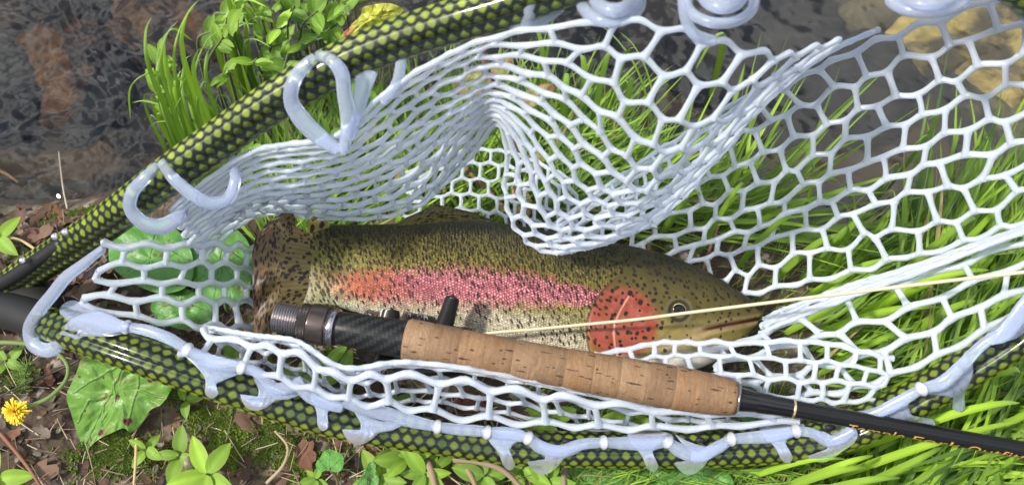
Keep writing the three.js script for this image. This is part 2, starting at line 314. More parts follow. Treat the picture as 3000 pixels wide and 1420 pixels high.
function panel(rows, nc, nr, { r = 0.00165, amp = 0.17, jit = 0.10, keep = null, seed = 1, links = true, drops = 0.35 } = {}) {
  const f = lattice(rows), q = rng(seed * 7919), V = [];
  for (let j = 0; j < nr; j++) {
    const row = [];
    for (let i = 0; i <= 2 * nc; i++) {
      const edge = (i === 0 || i === 2 * nc) ? 0 : 1;
      const s = clamp((i + (q() - 0.5) * jit * 2 * edge) / (2 * nc)), t = clamp((j + 0.5 + ((i + j) & 1 ? amp : -amp) + (q() - 0.5) * jit) / nr);
      row.push({ p: f(s, t), s, t, on: !keep || keep(s, t) });
    }
    V.push(row);
  }
  const rad = () => r * (0.92 + 0.2 * q());
  for (let j = 0; j < nr; j++) {
    let run = [];
    const flush = () => {
      if (run.length > 1) {
        const pts = bspline(run.map((x) => x.p), 5), rb = rad(); run.forEach((x, k) => { x.e = pts[k * 5]; });
        netB.tube(pts, (t) => rb * (0.95 + 0.22 * Math.pow(Math.abs(Math.cos(t * (run.length - 1) * Math.PI)), 3) + 0.10 * (vn(t * 60 + j * 7, seed) - .5)), { seg: 8 });
        for (let k = 0; k < pts.length; k += 2) if (q() < drops * 0.5) dropSpots.push([pts[k], rb]);
      }
      run = [];
    };
    for (const x of V[j]) { if (x.on) run.push(x); else flush(); }
    flush();
  }
  for (let j = 0; j < nr - 1; j++) {
    if (links) for (let i = 0; i <= 2 * nc; i++) if ((i + j) & 1) {
      const a = V[j][i], b = V[j + 1][i]; if (!a.on || !b.on) continue;
      if (!a.e || !b.e) continue; const mid = a.e.clone().lerp(b.e, 0.5).add(V3((q() - .5), (q() - .5), (q() - .5)).multiplyScalar(0.0006));
      const rb = rad(), fl = clamp((a.e.distanceTo(b.e) / rb - 2.5) * 0.13, 0, 0.75); netB.tube(spline([a.e, mid, b.e], 4), (t) => rb * (0.92 + fl * Math.pow(Math.abs(2 * t - 1), 3.5)), { seg: 8, caps: false });
    }
  }
}
// curtain under the upper hoop, running into the hanging fold
panel([
  [[600, 760, .455], [680, 680, .478], [770, 630, .492], [900, 642, .49], [1060, 650, .47], [1200, 628, .468], [1320, 535, .455], [1400, 440, .43], [1462, 365, .405], [1478, 450, .415], [1468, 540, .43], [1480, 640, .438], [1525, 712, .444], [1600, 745, .446], [1680, 735, .447]],
  [[570, 725, .445], [670, 642, .455], [770, 600, .468], [900, 604, .465], [1050, 597, .447], [1200, 548, .44], [1310, 457, .425], [1385, 380, .41], [1450, 325, .395], [1530, 430, .40], [1565, 540, .41], [1600, 630, .42], [1660, 690, .43], [1740, 715, .435], [1830, 692, .44]],
  [[545, 700, .43], [655, 620, .425], [765, 577, .425], [900, 562, .425], [1050, 532, .42], [1190, 467, .41], [1300, 385, .40], [1380, 330, .395], [1450, 295, .388], [1570, 380, .388], [1650, 490, .395], [1730, 590, .405], [1810, 645, .415], [1890, 655, .425], [1980, 600, .43]],
  [[525, 665, .42], [635, 585, .415], [755, 527, .41], [890, 507, .405], [1030, 477, .40], [1160, 402, .395], [1270, 322, .388], [1370, 270, .382], [1460, 240, .376], [1640, 320, .37], [1770, 450, .375], [1870, 540, .385], [1960, 550, .395], [2060, 490, .40], [2140, 420, .41]],
  [[510, 635, .412], [615, 555, .405], [740, 472, .398], [870, 452, .39], [1000, 432, .385], [1110, 342, .38], [1210, 267, .375], [1330, 200, .368], [1460, 165, .36], [1670, 205, .35], [1840, 300, .35], [1990, 370, .355], [2110, 360, .365], [2200, 320, .375], [2290, 250, .39]],
  [[495, 610, .408], [600, 528, .398], [730, 440, .39], [865, 415, .382], [990, 390, .376], [1090, 298, .372], [1190, 222, .367], [1310, 155, .36], [1450, 95, .35], [1720, 40, .335], [1960, 40, .33], [2150, 90, .335], [2300, 130, .34], [2420, 110, .355], [2500, 90, .37]],
], 21, 13, { r: 0.00138, amp: 0.30, seed: 3, jit: 0.30 });
// a second thickness of gathered mesh behind the curtain
panel([
  [[690, 660, .482], [790, 625, .492], [920, 640, .486], [1070, 645, .473], [1210, 622, .47], [1320, 540, .46], [1400, 450, .44]],
  [[640, 640, .44], [770, 585, .44], [910, 570, .443], [1060, 545, .443], [1200, 490, .438], [1300, 420, .428], [1385, 365, .415]],
  [[600, 590, .42], [750, 520, .418], [890, 500, .416], [1030, 470, .414], [1160, 410, .408], [1260, 350, .402], [1360, 300, .396]],
], 11, 4, { r: 0.0011, amp: 0.3, seed: 4, jit: 0.4 });
// the layer that folds back behind it
panel([
  [[1600, 745, .450], [1740, 717, .449], [1860, 667, .447], [1990, 592, .442], [2110, 460, .43], [2230, 320, .415], [2400, 172, .40], [2560, 92, .385]],
  [[1620, 690, .462], [1740, 640, .462], [1860, 570, .457], [1990, 480, .45], [2110, 380, .44], [2240, 270, .425], [2400, 162, .405], [2570, 88, .39]],
  [[1640, 640, .468], [1740, 560, .467], [1850, 480, .462], [1980, 400, .456], [2110, 320, .446], [2250, 245, .431], [2400, 160, .411], [2580, 85, .393]],
], 14, 5, { r: 0.0012, seed: 5, amp: 0.24, jit: 0.3 });
// the wide right-hand side of the bag
panel([
  [[1600, 660, .49], [1740, 565, .475], [1850, 490, .467], [1980, 410, .460], [2110, 330, .450], [2250, 255, .434], [2400, 170, .414], [2600, 70, .396], [2850, -10, .375], [3150, -90, .355]],
  [[1620, 735, .505], [1750, 665, .500], [1880, 600, .490], [2020, 535, .480], [2160, 470, .466], [2310, 400, .450], [2480, 320, .430], [2680, 240, .408], [2900, 170, .385], [3150, 90, .362]],
  [[1640, 800, .507], [1770, 755, .503], [1900, 710, .496], [2050, 665, .487], [2190, 620, .475], [2340, 560, .460], [2510, 490, .440], [2700, 420, .418], [2920, 350, .394], [3150, 270, .37]],
  [[1650, 870, .505], [1780, 840, .503], [1910, 810, .498], [2060, 775, .49], [2200, 735, .48], [2350, 690, .466], [2530, 635, .448], [2720, 585, .427], [2930, 530, .404], [3150, 460, .38]],
  [[1660, 960, .495], [1790, 955, .495], [1920, 940, .493], [2070, 915, .487], [2210, 890, .478], [2370, 850, .465], [2560, 805, .450], [2750, 755, .432], [2950, 695, .412], [3150, 620, .392]],
], 16, 9, { r: 0.00155, amp: 0.25, seed: 8, jit: 0.40 });
// lower right, from the fold past the trout's nose to the hoop
panel([
  [[2050, 1020, .450], [2195, 985, .450], [2300, 915, .452], [2450, 845, .445], [2650, 795, .434], [2880, 722, .417], [3140, 625, .398]],
  [[2080, 1060, .443], [2220, 1030, .441], [2370, 980, .436], [2520, 940, .428], [2700, 880, .418], [2900, 800, .407], [3140, 715, .395]],
  [[2150, 1130, .436], [2300, 1110, .433], [2450, 1080, .428], [2600, 1040, .42], [2760, 970, .41], [2920, 890, .402], [3140, 800, .392]],
  [[2230, 1215, .433], [2370, 1200, .428], [2500, 1170, .422], [2620, 1125, .416], [2790, 1045, .406], [2950, 955, .398], [3140, 850, .389]],
], 7, 4, { r: 0.00165, amp: 0.26, seed: 11, jit: 0.26 });
// gathers along the fold past the nose
panel([
  [[2238, 930, .452], [2300, 900, .450], [2395, 865, .445], [2520, 822, .436], [2700, 770, .424], [2900, 700, .408], [3120, 625, .392]],
  [[2225, 980, .447], [2310, 945, .444], [2420, 902, .438], [2550, 852, .430], [2720, 790, .419], [2910, 715, .404], [3130, 640, .39]],
], 11, 4, { r: 0.00125, seed: 13, jit: 0.6 });
// over the throat, beside the grip
panel([
  [[1740, 1035, .440], [1860, 1003, .437], [1990, 990, .434], [2145, 988, .432], [2340, 985, .429], [2480, 1000, .423], [2620, 1045, .419]],
  [[1770, 1095, .437], [1880, 1070, .434], [2000, 1062, .431], [2150, 1072, .428], [2330, 1082, .425], [2470, 1095, .421], [2600, 1112, .417]],
  [[1810, 1155, .440], [1910, 1150, .437], [2020, 1150, .435], [2160, 1172, .433], [2320, 1192, .429], [2450, 1192, .425], [2560, 1185, .42]],
], 11, 4, { r: 0.0014, seed: 17, jit: 0.3, amp: 0.22 });
// left of the tail
panel([
  [[300, 705, .418], [455, 700, .428], [585, 698, .443], [675, 695, .462], [745, 705, .486], [810, 735, .495]],
  [[290, 790, .424], [445, 785, .433], [575, 785, .448], [668, 790, .466], [735, 800, .486], [800, 820, .495]],
  [[250, 860, .43], [440, 865, .437], [575, 870, .45], [668, 872, .468], [738, 880, .486], [805, 890, .495]],
  [[235, 905, .433], [430, 955, .440], [575, 985, .447], [670, 985, .46], [745, 975, .482], [815, 965, .495]],
], 6, 5, { r: 0.0018, jit: 0.24, amp: 0.34, seed: 19 });
// floor of the bag under the trout
panel([
  [[1190, 500, .515], [1320, 440, .517], [1440, 425, .515], [1560, 455, .510], [1690, 525, .502]],
  [[1180, 600, .510], [1310, 570, .509], [1430, 575, .507], [1550, 600, .504], [1690, 640, .497]],
  [[1170, 720, .505], [1310, 710, .503], [1430, 720, .501], [1550, 740, .498], [1690, 770, .494]],
], 9, 7, { r: 0.00115, amp: 0.24, seed: 23, jit: 0.04 });
// front wall over the lower hoop, up to the ridge that leans on the grip
const wallTop = [[600, 960, .425], [740, 985, .413], [870, 1003, .405], [1000, 1080, .402], [1175, 1062, .402], [1385, 1085, .404], [1600, 1125, .406], [1830, 1165, .410], [2080, 1195, .415], [2330, 1200, .42]];
panel([
  [[520, 1040, .413], [690, 1100, .413], [850, 1150, .415], [1000, 1195, .418], [1165, 1230, .421], [1400, 1262, .425], [1630, 1276, .428], [1864, 1278, .429], [2100, 1268, .428], [2340, 1240, .426]],
  [[560, 1005, .416], [715, 1045, .411], [860, 1080, .41], [1000, 1135, .41], [1170, 1150, .412], [1390, 1175, .415], [1620, 1205, .418], [1850, 1225, .42], [2090, 1232, .422], [2330, 1222, .424]],
  wallTop,
], 13, 2, { r: 0.0017, amp: 0.33, seed: 29, jit: 0.2 });
panel([
  wallTop.map(([u, v, d]) => [u, v - 4, d + .002]),
  wallTop.map(([u, v, d]) => [u + 12, v + 10, d + .012]),
  wallTop.map(([u, v, d]) => [u + 20, v + 75, d + .028]),
  wallTop.map(([u, v, d]) => [u + 30, v + 125, d + .042]),
], 20, 5, { r: 0.00125, amp: 0.34, seed: 31, jit: 0.35 });
{ const q = netB.build('net_bag', M.rubber, net); q.userData.label = 'milky clear rubber mesh bag'; }

// thick loops and tabs of the rim
function band(name, L, mat = M.rubberThick) {   // L: [u, v, d, half width px, half thickness mm]
  const c = spline(L.map(([u, v, d]) => P(u, v, d)), 5), n = L.length - 1;
  const g = new MB(); g.tube(c, c.map((_, k) => { const t = k / (c.length - 1) * n, i = Math.min(Math.floor(t), n - 1), f = t - i; const d = mix(L[i][2], L[i + 1][2], f); const w = mix(L[i][3], L[i + 1][3], f) / FPX * d, th = mix(L[i][4] ?? 2, L[i + 1][4] ?? 2, f) / 1000; return [w, th]; }), { seg: 12, view: FWD });
  return g.build(name, mat, net);
}
const fr = 0.0095;   // hoop radius
// loops round the upper hoop
band('rim_loop', [[462, 486, .392, 16, 2.2], [420, 525, .391, 19, 2.4], [386, 565, .394, 20, 2.4], [380, 610, .397, 20, 2.4], [415, 650, .400, 22, 2.4], [468, 664, .404, 26, 2.3], [522, 632, .408, 22, 2], [540, 575, .415, 16, 2]]);
band('rim_loop', [[474, 476, .391, 16, 2.2], [508, 524, .387, 18, 2.4], [558, 566, .388, 19, 2.4], [612, 594, .392, 20, 2.4], [664, 584, .396, 18, 2.3], [688, 530, .398, 17, 2.2], [682, 462, .396, 15, 2]]);
band('rim_loop', [[922, 170, .366, 17, 2.3], [880, 205, .364, 20, 2.5], [856, 250, .364, 22, 2.6], [852, 295, .367, 23, 2.6], [880, 345, .37, 27, 2.4], [932, 398, .374, 26, 2.2], [990, 440, .377, 18, 2]]);
band('rim_loop', [[934, 163, .366, 17, 2.3], [975, 180, .361, 20, 2.5], [1000, 215, .361, 22, 2.6], [1008, 275, .364, 22, 2.6], [1018, 330, .368, 24, 2.4], [1016, 390, .373, 20, 2.2], [1005, 445, .377, 15, 2]]);
band('rim_tab', [[1075, 205, .368, 34, 1.2], [1062, 260, .369, 26, 1.2], [1045, 330, .371, 18, 1.4], [1030, 400, .374, 13, 1.6]]);
band('rim_tab', [[1176, 160, .366, 20, 1.6], [1172, 200, .367, 16, 1.8], [1160, 250, .37, 18, 2], [1120, 300, .373, 15, 1.8]]);
band('rim_loop', [[1556, -55, .345, 20, 2.4], [1556, 0, .343, 21, 2.4], [1550, 50, .346, 19, 2.2], [1545, 85, .351, 26, 2]]);
band('rim_tab', [[1480, 70, .352, 10, 1.3], [1540, 66, .351, 24, 1.6], [1600, 50, .350, 20, 1.4], [1650, 25, .349, 8, 1.2]]);
const torus = (u, v, d, a, b, w) => { const L = []; for (let k = 0; k <= 10; k++) { const t = Math.PI * (1.02 - k / 10 * 1.04); L.push([u + Math.cos(t) * a, v + Math.sin(t) * b, d + 0.004 * Math.cos(t * 2), w, 2.4]); } band('rim_loop', L); };
torus(1790, 0, .338, 85, 62, 20); torus(1800, -10, .334, 55, 40, 22);
torus(2112, 6, .326, 98, 62, 16); torus(2118, -34, .322, 60, 54, 22);
torus(2720, -12, .326, 112, 48, 18); torus(2725, -25, .323, 78, 40, 20);
band('rim_loop', [[2002, -40, .33, 16, 2], [2006, 40, .331, 17, 2], [2030, 95, .333, 18, 2.1], [2090, 120, .336, 17, 2]]);
band('rim_loop', [[2970, -60, .345, 26, 2.4], [2990, 10, .345, 28, 2.4], [3040, 60, .348, 26, 2.4]]);
// loop and tabs along the lower hoop; d sits on the hoop's near face and slips round it at the tips
const face = (u) => { let b = hoopPx[18]; for (let k = 18; k < hoopPx.length - 1; k++) { const A = hoopPx[k], C = hoopPx[k + 1]; if (u <= A[0] && u >= C[0]) { return mix(A[2], C[2], (A[0] - u) / (A[0] - C[0] || 1)); } } return b[2]; };
const Dn = (u, v, off = -0.0112) => [u, v, face(u) + off];
band('rim_loop', [[300, 728, .421, 12, 2], [240, 775, .424, 16, 2.2], [190, 815, .428, 19, 2.4], [152, 862, .433, 19, 2.5], [112, 912, .438, 20, 2.5], [86, 962, .440, 21, 2.5], [96, 1008, .440, 22, 2.5], [138, 1026, .437, 22, 2.5], [180, 1002, .432, 22, 2.4], [225, 960, .425, 34, 2], [290, 945, .418, 36, 1.8], [345, 954, .413, 20, 2], [372, 958, .411, 15, 2.2]]);
const strap = (L) => band('rim_strap', L.map(([u, v, w = 15]) => [...Dn(u, v), w, 2.2]));
strap([[370, 958], [430, 968, 17], [490, 990, 18], [530, 1012, 16], [548, 1024]]);
strap([[548, 1024], [600, 1052, 20], [650, 1066, 20], [707, 1076]]);
strap([[707, 1076], [752, 1090, 17], [782, 1120, 18], [806, 1140, 20], [850, 1132, 20], [884, 1116, 17]]);
strap([[870, 1130], [905, 1160, 19], [950, 1180, 20], [1000, 1195]]);
strap([[1010, 1180], [1060, 1195, 20], [1130, 1212, 22], [1200, 1232, 20], [1280, 1250]]);
strap([[1280, 1250], [1340, 1258, 17], [1400, 1262, 17], [1427, 1266]]);
strap([[1427, 1266], [1470, 1270, 21], [1510, 1274, 20], [1547, 1282]]);
strap([[1547, 1282], [1585, 1310, 20], [1640, 1322, 19], [1700, 1302, 17], [1768, 1296]]);
strap([[1768, 1296], [1830, 1298, 19], [1900, 1300, 21], [1957, 1293]]);
strap([[1957, 1293], [1990, 1318, 21], [2050, 1336, 20], [2105, 1308, 18], [2143, 1286]]);
strap([[2143, 1286], [2200, 1282, 18], [2270, 1276, 21], [2333, 1262]]);
strap([[2333, 1262], [2380, 1268, 15], [2430, 1292, 18], [2470, 1282, 19], [2500, 1262, 14]]);
// flat tabs that hug the hoop: an outline laid over its round face, thicker in the middle
const hoopUV = hoopC.slice(12 * 17).map((p) => { const q = p.clone().sub(EYE), d = q.dot(FWD); return [CX + q.x / d * FPX, CY - q.dot(UPV) / d * FPX, d]; });
function hug(u, v) { let b = 1e9, D = 0.43; for (const [x, y, d] of hoopUV) { const e = (x - u) ** 2 + (y - v) ** 2; if (e < b) { b = e; D = d; } } const m = Math.sqrt(b) / FPX * D, RR = 0.0104; return m < RR ? D - Math.sqrt(RR * RR - m * m) : D + (m - RR) * 0.5; }
function film(outline, ctr, th = 0.0011) {
  const C = new THREE.CatmullRomCurve3(outline.map(([u, v]) => V3(u, v, 0)), true, 'centripetal').getPoints(outline.length * 5), n = C.length - 1, g = new MB(), N = 6;
  for (const sg of [-1, 1]) { const rows = []; for (let j = 0; j <= N; j++) { const f = j / N, row = []; for (let k = 0; k <= n; k++) { const u = mix(ctr[0], C[k].x, f), v = mix(ctr[1], C[k].y, f); row.push(P(u, v, hug(u, v) + sg * th * (0.55 + 0.45 * Math.sqrt(1 - f * f * 0.98)) * (j === N ? 0.15 : 1) - th)); } rows.push(row); } g.grid(rows); }
  const geo = g.geo(); geo.computeVertexNormals(); return part('rim_tab', geo, M.rubberThick, net);
}
const turnAt = (L, [ox, oy], [tx, ty], a, s = 1) => L.map(([u, v]) => { const x = (u - ox) * s, y = (v - oy) * s; return [tx + x * Math.cos(a) - y * Math.sin(a), ty + x * Math.sin(a) + y * Math.cos(a)]; });
film([[536, 1036], [582, 1083], [600, 1112], [600, 1153], [617, 1167], [638, 1153], [632, 1126], [658, 1112], [705, 1089], [670, 1068], [582, 1048]], [618, 1085]);
const wedgeO = [[1422, 1262], [1430, 1288], [1460, 1327], [1478, 1368], [1495, 1377], [1509, 1362], [1494, 1327], [1500, 1306], [1524, 1290], [1555, 1274], [1540, 1264], [1480, 1256]], wedgeC = [1482, 1294];
for (const [u, v, a, k] of [[944, 1262, .30, .95], [1495, 1377, 0, 1], [1916, 1382, -.03, 1], [2312, 1356, -.12, 1]]) film(turnAt(wedgeO, [1495, 1377], [u, v], a, k), turnAt([wedgeC], [1495, 1377], [u, v], a, k)[0]);
const hookO = [[1545, 1352], [1570, 1384], [1602, 1388], [1634, 1366], [1652, 1344], [1690, 1328], [1724, 1298], [1650, 1308], [1590, 1290], [1552, 1268], [1574, 1300], [1596, 1330], [1594, 1350], [1574, 1362]], hookC = [1618, 1342];
for (const [u, v, a, k] of [[748, 1203, .26, .98], [1052, 1303, .18, 1], [1602, 1388, 0, 1], [2034, 1388, -.05, .98]]) film(turnAt(hookO, [1602, 1388], [u, v], a, k), turnAt([hookC], [1602, 1388], [u, v], a, k)[0]);
film([[2367, 1336], [2402, 1354], [2437, 1346], [2468, 1322], [2503, 1298], [2514, 1269], [2497, 1248], [2480, 1250], [2492, 1275], [2480, 1288], [2448, 1280], [2419, 1266], [2372, 1256], [2412, 1290], [2424, 1312], [2400, 1330]], [2444, 1308]);
film([[2705, 1152], [2775, 1112], [2844, 1050], [2852, 1094], [2829, 1153], [2826, 1199], [2810, 1206], [2792, 1193], [2798, 1170], [2757, 1158]], [2800, 1128]);
film([[2570, 1200], [2640, 1165], [2668, 1160], [2664, 1195], [2690, 1232], [2735, 1228], [2740, 1250], [2690, 1262], [2630, 1236]], [2650, 1212]);
film([[2885, 990], [2950, 930], [3010, 880], [3030, 930], [2990, 985], [2940, 1000]], [2962, 950]);
film([[172, 905], [205, 880], [250, 890], [330, 930], [372, 948], [372, 970], [320, 985], [250, 985], [205, 1000], [196, 960]], [258, 940]);
// right-hand bar
band('rim_strap', [[2480, 1222, .410, 13, 2], [2560, 1212, .405, 17, 2.2], [2630, 1180, .400, 19, 2.2], [2700, 1140, .396, 15, 2.2], [2760, 1122, .393, 20, 2.2], [2820, 1070, .389, 19, 2.2], [2892, 1000, .384, 15, 2.2], [2940, 980, .381, 24, 2.2], [3000, 905, .377, 26, 2.2], [3080, 800, .374, 22, 2.2]]);
// white collars
for (const [u, v, a] of [[370, 958, .3], [548, 1024, .5], [707, 1076, .3], [1281, 1250, .15], [1427, 1266, .25], [1547, 1282, .5], [1769, 1296, 0], [1957, 1293, .55], [2143, 1286, -.1], [2333, 1262, -.2], [2700, 1140, -.5]]) {
  const d = (u > 2500 ? .396 : face(u) - 0.0112); const c = P(u, v, d), ax = RIGHT.clone().multiplyScalar(Math.cos(a)).addScaledVector(UPV, -Math.sin(a));
  const g = new MB(); const k = []; for (let s = 0; s <= 4; s++) k.push(c.clone().addScaledVector(ax, (s / 4 - 0.5) * 0.0026)); g.tube(k, (t) => 0.0031 + 0.0006 * Math.sin(t * Math.PI), { seg: 14 });
  g.build('rim_collar', M.collar, net);
}
// water beads clinging to the strands
{
  const q = rng(4242), g = new THREE.IcosahedronGeometry(1, 2), L = dropSpots;
  const im = new THREE.InstancedMesh(g, M.drop, L.length), m4 = new THREE.Matrix4();
  L.forEach(([p, r], k) => { const s = 0.0003 + 0.0005 * Math.pow(q(), 2), dir = V3(q() - .5, q() * 0.8 + 0.1, q() - .3).normalize(); const c = p.clone().addScaledVector(dir, r); m4.compose(c, new THREE.Quaternion(), V3(s, s * 0.8, s)); im.setMatrixAt(k, m4); });
  im.name = 'water_beads'; im.userData.kind = 'stuff'; im.castShadow = im.receiveShadow = true; net.add(im);
}

// ───────────────────────── the trout ─────────────────────────
{
  const fish = thing('rainbow_trout', 'spotted rainbow trout with pink side stripe and red gill cover lying in the net', 'fish');
  const prof = [[862, 682, 912, 3], [885, 681, 905, 8], [915, 676, 897, 18], [967, 660, 892, 40], [1028, 658, 910, 58], [1110, 657, 930, 76], [1200, 652, 944, 86], [1300, 645, 965, 93], [1400, 645, 990, 99], [1500, 658, 1020, 103], [1600, 675, 1050, 106], [1713, 697, 1078, 108], [1828, 716, 1094, 104], [1951, 745, 1094, 94], [2033, 777, 1082, 82], [2100, 810, 1054, 66], [2150, 842, 1020, 49], [2186, 868, 985, 34], [2214, 888, 952, 20], [2229, 903, 930, 9], [2234, 913, 920, 2]];
  const sp = (col) => { const c = new THREE.CatmullRomCurve3(prof.map((p) => V3(p[0], p[col], 0)), false, 'centripetal').getPoints(600); return (X) => { let lo = 0, hi = 600; while (hi - lo > 1) { const m = (lo + hi) >> 1; if (c[m].x <= X) lo = m; else hi = m; } const t = (X - c[lo].x) / (c[hi].x - c[lo].x || 1); return mix(c[lo].y, c[hi].y, clamp(t)); }; };
  const top = sp(1), bot = sp(2), wid = sp(3);
  const K = 0.478 / FPX, axisD = (Y) => 0.4785 + 0.011 * (840 - Y) / 200;
  const segDist = (L, x, y) => { let best = 1e9; for (let k = 0; k < L.length - 1; k++) { const [ax, ay] = L[k], [bx, by] = L[k + 1]; const t = clamp(((x - ax) * (bx - ax) + (y - ay) * (by - ay)) / ((bx - ax) ** 2 + (by - ay) ** 2)); best = Math.min(best, Math.hypot(x - ax - t * (bx - ax), y - ay - t * (by - ay))); } return best; };
  const mouth = [[2240, 933], [2214, 935], [2180, 939], [2120, 945], [2060, 956], [2030, 968]], maxil = [[2030, 968], [1990, 985], [1950, 1000], [1918, 1012], [1905, 1030]], jawTop = [[2060, 925], [2000, 935], [1950, 965], [1915, 1000]];
  const gillE = [[1790, 812], [1755, 845], [1727, 885], [1711, 925], [1710, 975], [1720, 1020], [1745, 1060], [1800, 1085]], preop = [[1828, 852], [1812, 876], [1795, 905], [1782, 935], [1779, 965], [1784, 1005], [1795, 1040]];
  const gillX = (Y) => { for (let k = 0; k < gillE.length - 1; k++) if (Y >= gillE[k][1] && Y <= gillE[k + 1][1]) return mix(gillE[k][0], gillE[k + 1][0], (Y - gillE[k][1]) / (gillE[k + 1][1] - gillE[k][1])); return Y < gillE[0][1] ? 1790 + (gillE[0][1] - Y) * 0.9 : 1800; };
  const EX = 1972, EY = 903;
  const disp = (X, Y) => {
    let d = 0;
    if (X > 1680) {
      const md = segDist(mouth, X, Y); d -= 11 * Math.exp(-((md / 6) ** 2)) * smooth(2020, 2060, X); d += 5 * Math.exp(-(((md - 15) / 9) ** 2)) * smooth(2010, 2060, X);
      d -= 4 * Math.exp(-((segDist(maxil, X, Y) / 6) ** 2)); d -= 3 * Math.exp(-((segDist(jawTop, X, Y) / 7) ** 2));
      const gx = X - gillX(Y); if (Y > 800) d += gx > 0 ? 7 * Math.exp(-gx / 60) * smooth(0, 6, gx) : -3 * Math.exp(gx / 14);
      d -= 4 * Math.exp(-((segDist(preop, X, Y) / 5) ** 2));
      const e = Math.hypot(X - EX, Y - EY); d += 5 * Math.exp(-(((e - 38) / 13) ** 2)) - 4 * Math.exp(-((e / 22) ** 2));
      d -= 5 * Math.exp(-((Math.hypot(X - 2084, Y - 872) / 6) ** 2));
    }
    return d;
  };
  const X0 = 862, X1 = 2234, TW = 2048, TH = 1024;
  // colour map: u runs from tail to snout, v from the back over the near side to the belly
  const spots = new Float32Array(TW * TH), red = new Float32Array(0);
  const q = rng(99);
  const splat = (X, Y, rx, ry, ang, k = 1) => {
    const tp = top(X), bt = bot(X), h = (bt - tp) / 2, cosv = clamp((tp + h - Y) / h, -1, 1), phi = Math.acos(cosv), sinv = Math.max(Math.sin(phi), 0.25);
    const ty = phi / Math.PI * TH, tx = (X - X0) / (X1 - X0) * TW, sx = TW / (X1 - X0), sy = TH / (Math.PI * h * Math.max(sinv, 0.55));
    const RX = Math.ceil(Math.max(rx, ry) * sx * 1.6), RY = Math.ceil(Math.max(rx, ry) * sy * 1.6), ca = Math.cos(ang), sa = Math.sin(ang), ph = q() * 9;
    for (let y = Math.floor(ty - RY); y <= ty + RY; y++) for (let x = Math.floor(tx - RX); x <= tx + RX; x++) {
      if (x < 0 || y < 0 || x >= TW || y >= TH) continue;
      const dx = (x - tx) / sx, dy = (y - ty) / sy, a = (dx * ca + dy * sa) / rx, b = (-dx * sa + dy * ca) / ry;
      const e = Math.hypot(a, b) * (0.85 + 0.3 * vn(x * 0.12 + ph, y * 0.12)); const w = smooth(1.15, 0.75, e) * k;
      const o = y * TW + x; if (w > spots[o]) spots[o] = w;
    }
  };
  for (let X = 870; X < 2225; X += 0) {
    const head = smooth(1690, 1800, X), step = mix(mix(14.5, 12.5, smooth(950, 1300, X)), 18.5, head); const tp = top(X), bt = bot(X), h = (bt - tp) / 2, arc = Math.PI * h;
    for (let a = 2; a < arc; a += step * mix(1.1, 1.0, head)) {
      const A = a + (q() - .5) * step * 0.9, phi = clamp(A / arc) * Math.PI, xx = X + (q() - .5) * step * 0.95, Y = tp + h - h * Math.cos(phi);
      const rel = (Y - tp) / (bt - tp), tail = smooth(1120, 930, X);
      let p = 0.95 - 0.55 * smooth(0.40, 0.58, rel) * (1 - tail) - 0.6 * smooth(0.75, 0.95, rel) * (1 - 0.3 * tail);
      if (head > 0.3) p = rel < 0.45 ? 0.85 : rel < 0.78 ? 0.42 : 0.12;
      if (X > 1930 && rel > 0.6) p *= 0.5;
      if (q() > p || Math.hypot(xx - EX, Y - EY) < 40) continue;
      const s = (head > 0.4 ? mix(3.2, 5.6, q()) * (X > 1990 ? 0.8 : 1) : mix(3.0, 5.0, q()) * (1 + 0.3 * tail)) * (rel < 0.15 ? 0.9 : 1);
      splat(xx, Y, s * (head > .4 ? 1 : 0.78), s * (head > .4 ? 1.15 : 1.65), head > .4 ? (q() - .5) * 2 : -0.35 - tail * 0.1 + (q() - .5) * 0.5, 0.8 + 0.2 * q());
    }
    X += step;
  }
  for (const [x, y, s] of [[1782, 845, 7], [1832, 852, 9], [1861, 878, 9], [1819, 909, 7], [1860, 925, 7], [1766, 871, 5], [1732, 885, 6], [1789, 912, 6], [1826, 962, 7], [1852, 965, 7], [1884, 954, 7], [1921, 950, 7], [1838, 980, 5], [1872, 977, 6], [1898, 979, 5], [1804, 988, 6], [1747, 938, 4], [1906, 853, 6], [1902, 872, 6], [1951, 932, 5], [2151, 915, 5], [2086, 931, 4], [2124, 912, 5], [2187, 908, 5]]) splat(x, y, s * 0.8, s, 0.5, 1);
  const cYc = (X) => table([[862, 815], [1000, 832], [1200, 836], [1400, 838], [1550, 842], [1730, 866]], X)[0], cHw = (X) => table([[862, 20], [1000, 42], [1150, 56], [1400, 62], [1560, 50], [1730, 26]], X)[0];
  const bump = new Float32Array(TW * TH);
  const map = dataTex(TW, TH, (x, y) => {
    const X = X0 + (x + .5) / TW * (X1 - X0), phi = (y + .5) / TH * Math.PI, tp = top(X), bt = bot(X), h = (bt - tp) / 2, Y = tp + h - h * Math.cos(phi), rel = (Y - tp) / (bt - tp);
    const A = phi * h, n1 = fbm(X * 0.02, A * 0.02 + 3, 3), n2 = fbm(X * 0.09 + 40, A * 0.09, 3);
    const head = smooth(-6, 6, X - gillX(Y));
    // flank colours
    let c = mix3([0.040, 0.036, 0.013], [0.155, 0.130, 0.026], smooth(0.03, 0.34, rel + (n1 - .5) * 0.15));
    c = mix3(c, [0.27, 0.23, 0.055], smooth(0.3, 0.5, rel) * (0.6 + 0.4 * n2));
    c = mix3(c, [0.55, 0.49, 0.33], smooth(0.62, 0.80, rel + (n1 - .5) * 0.1));
    c = mix3(c, [0.70, 0.66, 0.58], smooth(0.86, 0.98, rel));
    const tail = smooth(1130, 930, X); c = mix3(c, mix3([0.24, 0.22, 0.055], [0.36, 0.38, 0.19], smooth(0.5, 0.9, rel)), tail * smooth(0.1, 0.4, rel) * 0.85);
